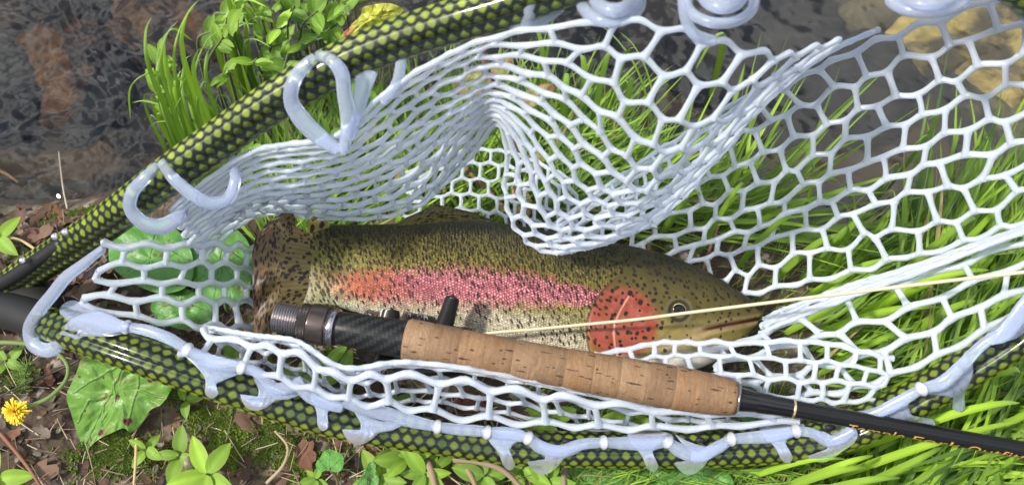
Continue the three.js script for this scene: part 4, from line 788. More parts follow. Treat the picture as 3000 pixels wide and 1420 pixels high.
tuft('upright bright grass tuft rising from dark water behind the green hoop', [600, 560], [[585, 545, 442, 50, .10, .0052, .55], [590, 560, 520, 60, .10, .0050, .45], [600, 555, 570, 15, .09, .0042, .5], [560, 540, 484, 105, .06, .0045, .35], [640, 560, 635, 90, .08, .0045, .45], [620, 540, 562, 118, .06, .006, .75, .05], [660, 540, 580, 0, .12, .0062, .7], [690, 500, 628, 128, .07, .0055, .4], [560, 520, 480, 100, .05, .005, .6], [540, 480, 455, 280, .04, .0045, .6], [500, 470, 440, 275, .03, .0035, .4], [700, 420, 380, 348, .05, .0058, .8, .05], [690, 480, 385, 300, .03, .0042, .5], [520, 470, 490, 270, .035, .004, .55], [545, 500, 505, 285, .03, .0045, .45], [640, 500, 560, 160, .07, .0055, .5], [600, 520, 540, 200, .05, .0055, .65], [575, 500, 530, 240, .04, .006, .5], [630, 560, 545, 190, .05, .0055, .55], [650, 530, 590, 170, .06, .005, .35], [610, 540, 500, 180, .05, .005, .4]]);
tuft('tall grass tuft with folded tips beside the rose leaves', [750, 420], [[745, 300, 780, 20, .12, .0052, .75], [770, 330, 785, 30, .10, .005, .5, .05], [720, 350, 745, 70, .08, .0055, .6], [700, 330, 710, 125, .05, .0065, .55, .04], [765, 320, 800, 60, .09, .0045, .8], [735, 330, 725, 40, .09, .0045, .4], [960, 90, 880, 0, .09, .006, .45], [820, 170, 730, 95, .08, .006, .65, .04]]);
tuft('sparse grass stems rising behind the top row of net cells', [1580, 330], [[1580, 330, 1640, 30, .07, .0035, .7], [1600, 400, 1560, 70, .07, .006, .45], [1760, 420, 1860, 140, .08, .006, .5], [1720, 450, 1790, 150, .07, .007, .35], [1800, 470, 1850, 230, .06, .007, .4], [1700, 440, 1700, 160, .06, .008, .45], [1640, 450, 1660, 220, .05, .008, .5], [1930, 480, 1740, 60, .05, .0025, .6], [2080, 290, 2040, 200, .05, .007, .75, .04], [2600, 560, 2720, 350, .08, .0045, .55], [2540, 620, 2600, 500, .05, .004, .45]]);
tuft('fine grass stalks crossing dark water past the fly line', [2700, 800], [[2500, 780, 2600, 560, .06, .004, .6], [2680, 860, 2960, 540, .08, .006, .7], [2750, 880, 3010, 620, .07, .005, .6], [2600, 840, 2860, 640, .05, .007, .5], [2350, 840, 2560, 590, .06, .006, .5], [2450, 800, 2420, 520, .06, .004, .6], [2820, 900, 3080, 700, .06, .007, .75], [2330, 700, 2330, 430, .05, .0035, .55]]);
tuft('broad glowing grass blades arching below the black rod blank', [2600, 1350], [[2330, 1420, 2560, 1335, .035, .0062, 1.0, .012], [2450, 1400, 2990, 1235, .045, .0075, .95, .02], [2480, 1330, 2990, 1180, .05, .0085, 1.0, .025], [2560, 1400, 3010, 1360, .04, .004, .9, .012], [2650, 1440, 2700, 1330, .03, .0065, .7, .02], [2500, 1440, 2760, 1310, .035, .007, .75, .02], [2300, 1430, 2540, 1370, .03, .008, .85, .012], [2890, 1440, 2895, 1330, .03, .0035, .85, .01], [2840, 1430, 2990, 1260, .04, .006, .8, .02], [2200, 1400, 2480, 1345, .03, .005, .9, .015], [2760, 1260, 2840, 1210, .04, .0065, .85, .03], [2350, 1460, 2640, 1400, .03, .0075, .7, .015], [2700, 1190, 2990, 1090, .05, .0085, .9, .02], [2820, 1300, 3040, 1200, .05, .0065, .8, .02]]);
tuft('wide bright grass blades crossing behind the net beyond the trout nose', [2450, 950], [[2300, 980, 2700, 800, .04, .0085, .95, .015], [2350, 1010, 2760, 900, .035, .010, .9, .015], [2500, 940, 2900, 790, .045, .010, 1.0, .015], [2330, 900, 2640, 760, .04, .0075, .75, .015], [2260, 830, 2480, 700, .04, .007, .7, .02], [2400, 1100, 2680, 960, .03, .007, .85, .015], [2150, 800, 2330, 640, .04, .006, .6, .02], [2050, 740, 2180, 540, .05, .0055, .65, .02], [2600, 1020, 2860, 880, .035, .009, .8, .015], [1930, 700, 2060, 580, .04, .006, .7, .02], [2560, 900, 2960, 700, .05, .007, .9, .02]]);

// a leaf's extent on the ground plan, in which its texture is laid out
function leafBox(outline, dOf) { const w = outline.map(([u, v]) => P(u, v, dOf(u, v))), xs = w.map((p) => p.x), zs = w.map((p) => p.z); return [Math.min(...xs), Math.max(...xs), Math.min(...zs), Math.max(...zs)]; }
// flat leaf traced from its outline, fan of rings about a centre, veins as ridges
function outlineLeaf(outline, ctr, dOf, { rings = 9, relief = 0.0012, seed = 1, tip = null } = {}) {
  const C = new THREE.CatmullRomCurve3(outline.map(([u, v]) => V3(u, v, 0)), true, 'centripetal').getPoints(outline.length * 6), n = C.length - 1;
  const b = new MB(), rows = [], box = leafBox(outline, dOf);
  for (let j = 0; j <= rings; j++) { const row = []; for (let k = 0; k <= n; k++) { const f = j / rings, u = mix(ctr[0], C[k].x, f), v = mix(ctr[1], C[k].y, f); const nz = (fbm(u * 0.02 + seed, v * 0.02, 3) - .5) * relief * 5 + (fbm(u * 0.07 + seed, v * 0.07 + 9, 2) - .5) * relief * 2; const p = P(u, v, dOf(u, v) + nz); row.push(p); } rows.push(row); }
  b.grid(rows, null, () => [1, 1, 1]);
  let q = 0; for (const row of rows) for (const p of row) { b.t[q++] = (p.x - box[0]) / (box[1] - box[0]); b.t[q++] = (p.z - box[2]) / (box[3] - box[2]); }
  const g = b.geo(); g.computeVertexNormals(); return g;
}
function leafTex(base, vein, seed, veins, extra = null, n = 384) {   // veins: polylines in 0..1
  const sd = (L, x, y) => { let bd = 9; for (let k = 0; k < L.length - 1; k++) { const [ax, ay] = L[k], [bx, by] = L[k + 1]; const t = clamp(((x - ax) * (bx - ax) + (y - ay) * (by - ay)) / ((bx - ax) ** 2 + (by - ay) ** 2)); bd = Math.min(bd, Math.hypot(x - ax - t * (bx - ax), y - ay - t * (by - ay))); } return bd; };
  const H = new Float32Array(n * n);
  const map = dataTex(n, n, (x, y) => { const u = x / n, v = y / n; let dv = 9; for (const L of veins) dv = Math.min(dv, sd(L, u, v)); const a = fbm(u * 6 + seed, v * 6, 4), f = fbm(u * 34 + seed, v * 34, 3); let c = base.map((z) => z * (0.72 + 0.56 * a) * (0.86 + 0.28 * f)); c = mix3(c, vein, smooth(0.010, 0.003, dv) * 0.75); if (extra) c = extra(c, u, v, a, f); H[y * n + x] = clamp(0.75 - 0.5 * smooth(0.016, 0.002, dv) + 0.3 * (f - .5)); return c; });
  const bump = dataTex(n, n, (x, y) => H[y * n + x], false);
  return { map, bump };
}
const leafMat = (T, rough = 0.5) => phy([1, 1, 1], rough, { map: T.map, bumpMap: T.bump, bumpScale: 0.0012, transmission: 0.15, clearcoat: 0.18, clearcoatRoughness: 0.35 });
function stalk(parent, L, r, rgb, name = 'stem') { const g = new MB(); g.tube(spline(L, 5), (t) => r * (1.1 - 0.3 * t), { seg: 8, col: rgb }); return g.build(name, leafM, parent); }
{
  // big leaf with purple spots under the hoop
  const o = [[245, 1022], [228, 1075], [212, 1112], [193, 1160], [206, 1210], [220, 1255], [233, 1292], [243, 1324], [282, 1290], [330, 1266], [362, 1254], [381, 1267], [418, 1232], [440, 1200], [470, 1185], [498, 1145], [511, 1102], [488, 1070], [440, 1030], [380, 1005], [300, 1000]];
  const dL = (u, v) => 0.448 + 0.00006 * (v - 1000) * 0.9 + 0.00002 * Math.abs(u - 360), bx = leafBox(o, dL);
  const n = (u, v) => { const p = P(u, v, dL(u, v)); return [(p.x - bx[0]) / (bx[1] - bx[0]), (p.z - bx[2]) / (bx[3] - bx[2])]; };
  const spotsL = [[430, 1093, 7], [453, 1108, 6], [438, 1115, 7], [340, 1160, 8], [370, 1237, 10], [378, 1232, 8], [290, 1268, 8], [293, 1262, 7], [305, 1152, 5], [250, 1205, 4], [228, 1102, 4], [300, 1105, 4]].map(([u, v, r]) => [...n(u, v), r / 318]);
  const T = leafTex([0.135, 0.29, 0.035], [0.17, 0.33, 0.07], 3, [[n(385, 1030), n(340, 1110), n(300, 1180), n(262, 1260), n(243, 1320)], [n(408, 1060), n(400, 1130), n(385, 1200), n(372, 1245)], [n(330, 1125), n(332, 1190), n(365, 1235)], [n(372, 1060), n(290, 1100), n(215, 1150)], [n(320, 1150), n(260, 1175), n(222, 1235)], [n(400, 1140), n(450, 1160), n(480, 1165)], [n(408, 1080), n(470, 1100), n(500, 1110)], [n(300, 1180), n(290, 1230), n(300, 1265)]],
    (c, u, v, a, f) => { c = mix3(c, [0.20, 0.16, 0.05], smooth(0.55, 0.75, a + 0.35 * smooth(0.68, 0.95, v - u * 0.3)) * 0.55); for (const [x, y, r] of spotsL) { const e = Math.hypot(u - x, v - y) / r; c = mix3(c, [0.095, 0.012, 0.025], smooth(1.1, 0.8, e)); } return c; }, 640);
  const t = thing('spotted_leaf_plant', 'large green leaf with dark red spots under the lower hoop', 'leaf');
  const b = part('leaf', outlineLeaf(o, [345, 1145], dL, { relief: 0.0014, seed: 4 }), leafMat(T, 0.45), t);
  stalk(t, [P(385, 1030, .449), P(430, 980, .47), onG(470, 930)], 0.0014, [0.10, 0.18, 0.03], 'petiole');
}
// broad leaves on the ground behind the net, left of the tail
{
  const T1 = leafTex([0.075, 0.235, 0.025], [0.16, 0.34, 0.07], 11, [[[0.5, 0.02], [0.5, 0.98]], [[0.5, 0.3], [0.15, 0.5]], [[0.5, 0.3], [0.85, 0.5]], [[0.5, 0.55], [0.2, 0.78]], [[0.5, 0.55], [0.8, 0.78]]], (c, u, v, a) => mix3(c, [0.13, 0.03, 0.02], smooth(0.74, 0.78, fbm(u * 16 + 2, v * 16, 2)) * 0.8));
  const m1 = leafMat(T1, 0.5);
  const broad = (label, o, ctr, dd, stemTo) => { const t = thing('broad_leaf_plant', label, 'leaf', 'broad leaves behind the net'); part('leaf', outlineLeaf(o, ctr, (u, v) => { const g = G(u, v, 0).sub(EYE).dot(FWD); return g - dd; }, { seed: o[0][0], relief: 0.001 }), m1, t); stalk(t, [P(ctr[0], ctr[1], G(ctr[0], ctr[1], 0).sub(EYE).dot(FWD) - dd + 0.001), onG(stemTo[0], stemTo[1], 0.008), onG(stemTo[0] + 12, stemTo[1] + 15)], 0.0011, [0.10, 0.19, 0.03], 'petiole'); };
  broad('broad green leaf lying behind the net between hoop and tail', [[330, 690], [400, 640], [500, 660], [560, 740], [555, 830], [480, 860], [390, 830], [320, 770]], [440, 755], 0.018, [520, 880]);
  broad('broad green leaf just left of the trout tail', [[560, 680], [640, 650], [720, 700], [740, 800], [700, 880], [620, 880], [555, 800]], [650, 770], 0.014, [660, 900]);
  broad('rounded green leaf below the trout tail behind the net wall', [[470, 850], [560, 850], [620, 905], [600, 960], [510, 960], [440, 905]], [530, 905], 0.010, [600, 970]);
  broad('shaded round leaf under the hoop below the cork', [[1640, 1380], [1720, 1345], [1800, 1375], [1810, 1440], [1720, 1490], [1630, 1450]], [1720, 1410], 0.003, [1730, 1500]);
  broad('rounded green leaf beside the shaded one under the hoop', [[1790, 1385], [1860, 1350], [1950, 1372], [1975, 1430], [1890, 1490], [1800, 1460]], [1880, 1415], 0.004, [1890, 1500]);
  broad('round bright leaf below the last hoop tabs', [[1950, 1400], [2040, 1355], [2130, 1380], [2150, 1430], [2060, 1490], [1960, 1470]], [2050, 1415], 0.005, [2060, 1500]);
  broad('toothed green leaf tip at the bottom edge under the hoop', [[1045, 1420], [1070, 1375], [1085, 1352], [1100, 1360], [1098, 1385], [1110, 1400], [1095, 1440], [1050, 1460]], [1080, 1410], 0.014, [1070, 1470]);
  broad('oval leaf behind the cork grip end above the hoop', [[2170, 1215], [2210, 1205], [2250, 1215], [2235, 1245], [2190, 1250]], [2210, 1230], 0.02, [2220, 1260]);
}
// lobed round leaf
{
  const t = thing('lobed_leaf_plant', 'small round lobed leaf on the leaf litter near the bottom', 'leaf'); const T = leafTex([0.09, 0.30, 0.03], [0.15, 0.38, 0.06], 31, [[[0.5, 0.95], [0.5, 0.1]], [[0.5, 0.95], [0.1, 0.4]], [[0.5, 0.95], [0.9, 0.4]]]);
  part('leaf', outlineLeaf([[962, 1375], [935, 1383], [924, 1360], [940, 1335], [948, 1322], [965, 1316], [985, 1322], [1003, 1335], [1006, 1360], [995, 1380], [975, 1382]], [966, 1355], (u, v) => G(u, v, 0.012).sub(EYE).dot(FWD), { relief: 0.0004, seed: 2 }), leafMat(T, 0.55), t);
  stalk(t, [G(965, 1372, .012), onG(985, 1400, .006), onG(990, 1440)], 0.0008, [0.2, 0.16, 0.06]);
}
// leaf blade with pointed oval outline, for sprays and seedlings
function ovalLeaf(base, tip, up, wid, { fold = 0.25, droop = 0.15, tone = 0.5, serr = 0.0, warm = 0 } = {}) {
  const ax = tip.clone().sub(base), L = ax.length(); ax.normalize(); const sd = ax.clone().cross(up).normalize(), nn = sd.clone().cross(ax).normalize(), rows = [], N = 9, ph = R() * 6;
  for (let k = 0; k <= N; k++) { const t = k / N, w = wid * 0.5 * Math.pow(Math.sin(Math.PI * Math.pow(t, 0.82)), 0.8) * (1 + serr * (k % 2 ? 1 : -1)); const c = base.clone().addScaledVector(ax, L * t).addScaledVector(nn, -droop * L * (t - .5) * (t - .5) + Math.sin(t * 5 + ph) * L * 0.015); const row = []; for (let s = -2; s <= 2; s++) row.push(c.clone().addScaledVector(sd, w * s / 2).addScaledVector(nn, Math.abs(s) / 2 * w * fold)); rows.push(row); }
  const j = R(); const col = mix3(green(tone, j), [0.30, 0.22, 0.05], warm); const b = new MB(); b.grid(rows, null, (q, s) => { const vein = Math.abs(s - .5) < 0.01 ? 1.3 : 1, k = 0.92 + 0.16 * vn(q * 9 + ph * 7, s * 6); return col.map((x) => x * vein * k); }); return b;
}
function spray(label, base, tip, hTip, pairs, leafLen, tone) {   // compound leaf: base and tip in pixels
  const a = onG(...base), b = G(tip[0], tip[1], hTip), t = thing('rose_leaf_spray', label, 'leaf', 'wild rose sprays');
  const mid = a.clone().lerp(b, 0.55); mid.y += 0.25 * Math.max(b.y - a.y, 0.01); const c = new THREE.CatmullRomCurve3([a, mid, b]);
  const g = new MB(); g.tube(c.getPoints(12).map((p) => p.sub(a)), (q) => 0.0009 * (1.2 - 0.6 * q), { seg: 7, col: [0.10, 0.16, 0.03] }); g.build('stem', leafM, t);
  const upv = V3(rr(-.25, .25), 1, rr(0.1, .5)).normalize(); const T = c.getTangent(0.98), sd = T.clone().cross(upv).normalize();
  const add = (at, dir, len) => { const p0 = at.clone().sub(a); const lb = ovalLeaf(p0, p0.clone().addScaledVector(dir.normalize(), len), upv.clone().add(V3(rr(-.25, .25), 0, rr(-.25, .25))).normalize(), len * rr(0.36, 0.46), { tone: tone + rr(-.12, .12), serr: 0.03, droop: rr(.05, .3) }); lb.build('leaflet', leafM, t); };
  add(b, T.clone(), leafLen * 1.05);
  for (let k = 0; k < pairs; k++) { const q = 0.97 - k * 0.62 / pairs * clamp(leafLen * pairs * 0.9 / c.getLength(), 0.3, 1), p = c.getPoint(q); for (const s of [-1, 1]) add(p, T.clone().multiplyScalar(0.45).addScaledVector(sd, s).add(V3(0, rr(-.1, .15), 0)), leafLen * rr(0.8, 1)); }
  t.position.copy(a);
}
{
  const S = [[[560, 480], [455, 250], .05, 2, .020, .55, 'light rose spray at the far left over the water'], [[560, 460], [470, 165], .06, 2, .020, .45, 'rose spray above the far left one over the water'], [[830, 320], [820, 80], .09, 2, .022, .85, 'pale rose spray of pointed leaflets above the hoop'], [[830, 350], [742, 182], .07, 1, .022, .7, 'rose spray with one long leaflet beside the tall tuft'], [[700, 330], [690, 50], .08, 2, .020, .6, 'rose spray over water above the tall tuft'], [[760, 330], [700, 20], .10, 1, .026, .55, 'broad rose leaf at the very top'], [[900, 300], [885, 130], .07, 2, .018, .5, 'small rose spray against the hoop'], [[900, 330], [930, 30], .09, 2, .022, .4, 'dark rose spray behind the pale one'], [[950, 330], [985, 70], .08, 2, .024, .45, 'rose spray behind the yellow leaf'], [[990, 300], [1010, 10], .10, 2, .022, .5, 'rose spray above the yellow leaf'], [[640, 400], [650, 110], .06, 2, .018, .45, 'rose spray inside the grass tuft'], [[690, 380], [655, 220], .05, 2, .018, .5, 'low rose spray in the grass tuft'], [[800, 380], [790, 260], .06, 2, .017, .4, 'low rose spray next to the hoop'], [[560, 520], [500, 300], .035, 2, .018, .45, 'low rose spray at the tuft foot'], [[850, 300], [760, 10], .08, 2, .022, .3, 'shaded rose spray among the upper leaves'], [[880, 300], [860, 20], .07, 2, .024, .28, 'shaded rose spray behind the pale spray'], [[1060, 420], [1090, 290], .03, 2, .018, .35, 'rose spray under the net tab'], [[1000, 520], [960, 400], .03, 2, .018, .35, 'rose spray under the curtain of net'], [[680, 520], [730, 440], .03, 2, .016, .4, 'rose spray between the hoop and the curtain'], [[1030, 330], [1060, 240], .05, 2, .018, .4, 'rose spray just inside the upper hoop'], [[930, 260], [830, 200], .07, 2, .020, .33, 'dark rose spray filling the gap over the hoop'], [[980, 250], [930, 110], .07, 2, .020, .36, 'rose spray left of the yellow leaf']];
  for (let k = 0; k < 22; k++) { const u = rr(600, 1060), v = rr(-40, 300 - (u - 600) * 0.35); S.push([[u + rr(-30, 60), v + rr(120, 220)], [u, v], rr(.025, .07), 2, rr(.017, .024), rr(.2, .6), 'rose spray in the thicket above the upper hoop']); }
  for (const [b, t, h, n, l, tone, lab] of S) spray(lab, b, t, h, n + 1, l * 0.66, tone);
}
// seedlings: a whorl of leaves
function seedling(label, u, v, h, leaves, len, tone, hue = 0) {
  const a = onG(u, v), t = thing('seedling', label, 'seedling', 'seedlings on the bank'); stalk(t, [V3(0, -0.003, 0), V3(rr(-.002, .002), h * .5, 0), V3(0, h, 0)], 0.0008, [0.12, 0.14, 0.04]);
  const a0 = R() * 6; for (let k = 0; k < leaves; k++) { const an = a0 + k / leaves * 2 * Math.PI + rr(-.3, .3), d = V3(Math.cos(an), rr(-.1, .3), Math.sin(an)).normalize(), p0 = V3(0, h - (k % 2) * 0.002, 0), ln = len * rr(.8, 1.15); ovalLeaf(p0, p0.clone().addScaledVector(d, ln), V3(0, 1, 0.3).normalize(), ln * rr(.4, .52), { tone: tone + rr(-.1, .1), droop: .3, warm: hue }).build('leaf', leafM, t); }
  t.position.copy(a);
}
for (const [u, v, h, n, l, tone, lab] of [[450, 1325, .012, 4, .011, .5, 'small drooping seedling below the spotted leaf'], [545, 1345, .012, 4, .016, .45, 'seedling with pointed leaves beside the pale stone'], [635, 1405, .018, 5, .021, .6, 'bright pointed leaf seedling at the bottom edge'], [560, 1185, .010, 3, .011, .45, 'thin seedling under the second hoop collar'], [930, 1410, .006, 5, .009, .4, 'tiny seedling below the lobed leaf'], [1200, 1355, .012, 6, .016, .5, 'leafy seedling under the hoop by dry stems'], [1160, 1330, .01, 5, .014, .4, 'low seedling under the third tab'], [1250, 1400, .012, 6, .016, .45, 'seedling in front of the dry stems'], [1420, 1405, .012, 5, .016, .35, 'seedling between two dry stems'], [1330, 1330, .006, 5, .014, .35, 'seedling hidden just beneath the hoop'], [1120, 1410, .012, 5, .017, .5, 'seedling near the toothed leaf'], [30, 1065, .006, 4, .012, .4, 'seedling at the far left by the loop'], [10, 1410, .010, 4, .018, .55, 'seedling at the bottom left corner'], [20, 720, .012, 4, .016, .45, 'seedling peeping over the black yoke'], [1530, 1380, .010, 5, .018, .4, 'seedling beneath the cork hook tab'], [1600, 1420, .010, 5, .018, .45, 'seedling beneath the bottom hoop middle'], [1150, 1200, .008, 5, .016, .4, 'seedling seen through the net wall by the reel'], [1010, 1110, .008, 5, .016, .4, 'seedling between net wall and reel'], [960, 1075, .006, 4, .014, .35, 'seedling behind the left net wall'], [1850, 1240, .012, 5, .016, .5, 'seedling seen through a net loop under the cork'], [1600, 1240, .010, 5, .016, .45, 'seedling behind the net wall under the cork'], [690, 1060, .006, 5, .014, .4, 'seedling behind the lower left hoop'], [880, 1110, .006, 4, .014, .4, 'seedling behind the net wall ridge']]) seedling(lab, u, v, h, n, l, tone);
// sapling with red tinged leaves behind the curtain
{
  const t = thing('red_leaf_sapling', 'brown sapling stem with red tinged leaves behind the net curtain', 'sapling');
  const g = new MB(); g.tube(spline([onG(1575, 600), P(1540, 520, .53), P(1500, 400, .515), P(1440, 250, .50), P(1412, 140, .49), P(1405, 60, .488)], 6), (q) => 0.0026 * (1.1 - .45 * q), { seg: 9, col: [0.15, 0.075, 0.045] }); g.build('stem', dryM, t);
  const T = leafTex([0.22, 0.24, 0.04], [0.34, 0.16, 0.08], 41, [[[0.05, 0.5], [0.95, 0.5]], [[0.3, 0.5], [0.5, 0.15]], [[0.3, 0.5], [0.5, 0.85]], [[0.55, 0.5], [0.75, 0.2]], [[0.55, 0.5], [0.75, 0.8]]], (c, u, v, a) => mix3(c, [0.30, 0.09, 0.05], smooth(0.30, 0.48, Math.hypot(u - .5, v - .5) + (a - .5) * 0.3) * 0.75)), m = leafMat(T, .5);
  for (const [o, c, d] of [[[[1330, 250], [1360, 215], [1410, 205], [1440, 235], [1410, 280], [1360, 285]], [1385, 245], .494], [[[1520, 300], [1545, 265], [1600, 245], [1625, 255], [1600, 290], [1550, 315]], [1570, 280], .500], [[[1500, 590], [1505, 545], [1540, 555], [1560, 600], [1545, 640], [1515, 630]], [1528, 595], .515], [[[1400, 90], [1380, 60], [1420, 30], [1450, 60], [1440, 95]], [1418, 65], .484], [[[1545, 460], [1570, 440], [1590, 480], [1575, 525], [1550, 510]], [1566, 485], .512], [[[1440, 215], [1480, 160], [1500, 170], [1490, 215], [1460, 240]], [1472, 200], .494]]) part('leaf', outlineLeaf(o, c, () => d, { relief: .0012, seed: o[0][0] }), m, t);
}
// yellow leaf with a red edge behind the upper hoop
{
  const t = thing('yellow_leaf_plant', 'wrinkled yellow green leaf with pink edge behind the upper hoop', 'leaf');
  const T = leafTex([0.40, 0.42, 0.03], [0.46, 0.36, 0.05], 51, [[[0.0, 0.95], [0.4, 0.5], [1, 0.1]], [[0.25, 0.68], [0.3, 0.2]], [[0.45, 0.48], [0.5, 0.08]], [[0.65, 0.33], [0.7, 0.02]], [[0.35, 0.56], [0.5, 0.85]], [[0.6, 0.36], [0.75, 0.55]]], (c, u, v, a) => mix3(c, [0.50, 0.10, 0.07], smooth(0.42, 0.22, u + (v < .35 ? v : 0.35) * 0.5 + (a - .5) * .25) * 0.8));
  part('leaf', outlineLeaf([[1000, 108], [1030, 70], [1055, 45], [1062, 22], [1090, 14], [1130, 9], [1165, 16], [1182, 28], [1168, 45], [1130, 62], [1075, 85], [1020, 112]], [1095, 48], (u, v) => .455 + .00004 * (u - 1000), { relief: .002, seed: 6 }), leafMat(T, .4), t);
  stalk(t, [P(1100, 50, .458), P(1130, 120, .48), onG(1160, 330)], 0.0011, [0.2, 0.15, 0.05]);
}
// dandelion
{
  const t = thing('dandelion', 'yellow dandelion flower on a curved stalk over bare soil', 'flower');
  const L = [onG(-120, 1040), G(-60, 1012, .016), G(0, 1003, .020), G(95, 1010, .022), G(165, 1033, .022), G(198, 1075, .022), G(190, 1115, .022), G(140, 1165, .022), G(80, 1190, .022), G(48, 1202, .021)];
  const g = new MB(); g.tube(spline(L, 8), (q) => 0.0013 - 0.0003 * q, { seg: 10, col: [0.20, 0.30, 0.06] }); g.build('stalk', leafM, t);
  const c = G(43, 1205, .024), q = rng(77), rays = new MB(), nrm = V3(-0.1, 0.86, 0.5).normalize(), e1 = V3(1, 0, 0).addScaledVector(nrm, -nrm.x).normalize(), e2 = nrm.clone().cross(e1);
  for (let k = 0; k < 190; k++) { const lay = k / 190, an = q() * 6.283, ln = mix(0.0078, 0.0032, lay) * (0.85 + .3 * q()), el = mix(0.05, 1.2, lay) + (q() - .5) * .2, dir = e1.clone().multiplyScalar(Math.cos(an)).addScaledVector(e2, Math.sin(an)), d = dir.clone().multiplyScalar(Math.cos(el)).addScaledVector(nrm, Math.sin(el)), sd = dir.clone().cross(nrm).normalize(), w = 0.00048; const rows = []; for (let s = 0; s <= 4; s++) { const tt = s / 4, p = c.clone().addScaledVector(d, ln * tt).addScaledVector(nrm, -ln * .18 * tt * tt); const ww = w * (0.5 + .6 * tt) * (s === 4 ? .8 : 1); rows.push([p.clone().addScaledVector(sd, -ww), p.clone().addScaledVector(sd, ww)]); } const col = mix3([0.82, 0.62, 0.012], [0.78, 0.46, 0.008], lay * .6 + .4 * q() - .1); rays.grid(rows, null, () => col); }
  rays.build('ray_florets', phy([1, 1, 1], .7, { vertexColors: true, transmission: .15 }), t);
  const cup = new MB(); cup.tube([c.clone().addScaledVector(nrm, -.0035), c.clone().addScaledVector(nrm, -.0012), c.clone().addScaledVector(nrm, .0004)], [0.0014, 0.0026, 0.0022], { seg: 12, col: [0.06, 0.14, 0.03] }); cup.build('calyx', leafM, t);
}
// feathery horsetail tuft
{
  const t = thing('horsetail_sprig', 'feathery green horsetail sprig above the dandelion', 'plant'), g = new MB(), q = rng(12), a = onG(62, 1150), b = G(80, 1065, .022);
  g.tube(spline([a, a.clone().lerp(b, .5), b], 4), 0.0006, { seg: 6, col: [0.06, 0.14, 0.02] });
  for (let k = 0; k < 110; k++) { const f = 0.1 + .88 * q(), p = a.clone().lerp(b, f), an = q() * 6.283, d = V3(Math.cos(an), .45, Math.sin(an) - .35).normalize(), ln = 0.010 * (1.1 - f * .55) * (.6 + .5 * q()); g.tube([p, p.clone().addScaledVector(d, ln * .5), p.clone().addScaledVector(d, ln).add(V3(0, .0012, -.001))], (s) => 0.00022 * (1 - .6 * s), { seg: 4, col: green(.3 + .3 * q(), q()) }); }
  g.build('needles', leafM, t);
}
// moss cushions: many tiny shoots
{
  const b = new MB(); for (let k = 0; k < 5; k++) { const a = k / 5 * 6.28, d = V3(Math.cos(a) * .6, 1, Math.sin(a) * .6).normalize(), s = V3(-Math.sin(a), 0, Math.cos(a)); b.grid([[s.clone().multiplyScalar(-.16), s.clone().multiplyScalar(.16)], [d.clone().multiplyScalar(.6).addScaledVector(s, -.14), d.clone().multiplyScalar(.6).addScaledVector(s, .14)], [d.clone().addScaledVector(s, -.01), d.clone().addScaledVector(s, .01)]], null, () => [1, 1, 1]); }
  const L = [], q = rng(321), patch = (u, v, su, sv, n, tone, s0 = .0026) => { for (let k = 0; k < n; k++) { const r = Math.sqrt(-2 * Math.log(q() + 1e-6)) * .6, a = q() * 6.283; const p = onG(u + Math.cos(a) * r * su, v + Math.sin(a) * r * sv); if (p.z < shoreZ(p.x) - .004) continue; L.push([p, s0 * (.6 + .9 * q()), tone + (q() - .5) * .3]); } };
  patch(615, 1235, 60, 30, 420, .62); patch(680, 1310, 35, 50, 320, .8, .003); patch(345, 1340, 110, 50, 600, .35); patch(350, 1300, 60, 25, 200, .5); patch(250, 625, 90, 20, 380, .5); patch(820, 1270, 60, 40, 300, .55); patch(850, 1360, 35, 40, 220, .65); patch(770, 1300, 50, 40, 240, .4); patch(40, 1110, 40, 30, 120, .4); patch(1000, 1330, 200, 90, 400, .35); patch(520, 1150, 60, 30, 160, .45); patch(900, 1000, 300, 80, 400, .35); patch(150, 620, 120, 25, 200, .4);
  const im = new THREE.InstancedMesh(b.geo(), leafM, L.length), m4 = new THREE.Matrix4(); L.forEach(([p, s, tone], k) => { m4.compose(p, new THREE.Quaternion().setFromEuler(new THREE.Euler(q() * .5, q() * 6, q() * .5)), V3(s, s, s)); im.setMatrixAt(k, m4); const c = mix3(green(tone * .8, q()), [0.20, 0.20, 0.02], .4); im.setColorAt(k, new THREE.Color().setRGB(...c)); });
  im.name = 'moss'; im.castShadow = im.receiveShadow = true; scene.add(im); tag(im, 'yellow green moss cushions on the soil', 'moss', null, 'stuff');
}
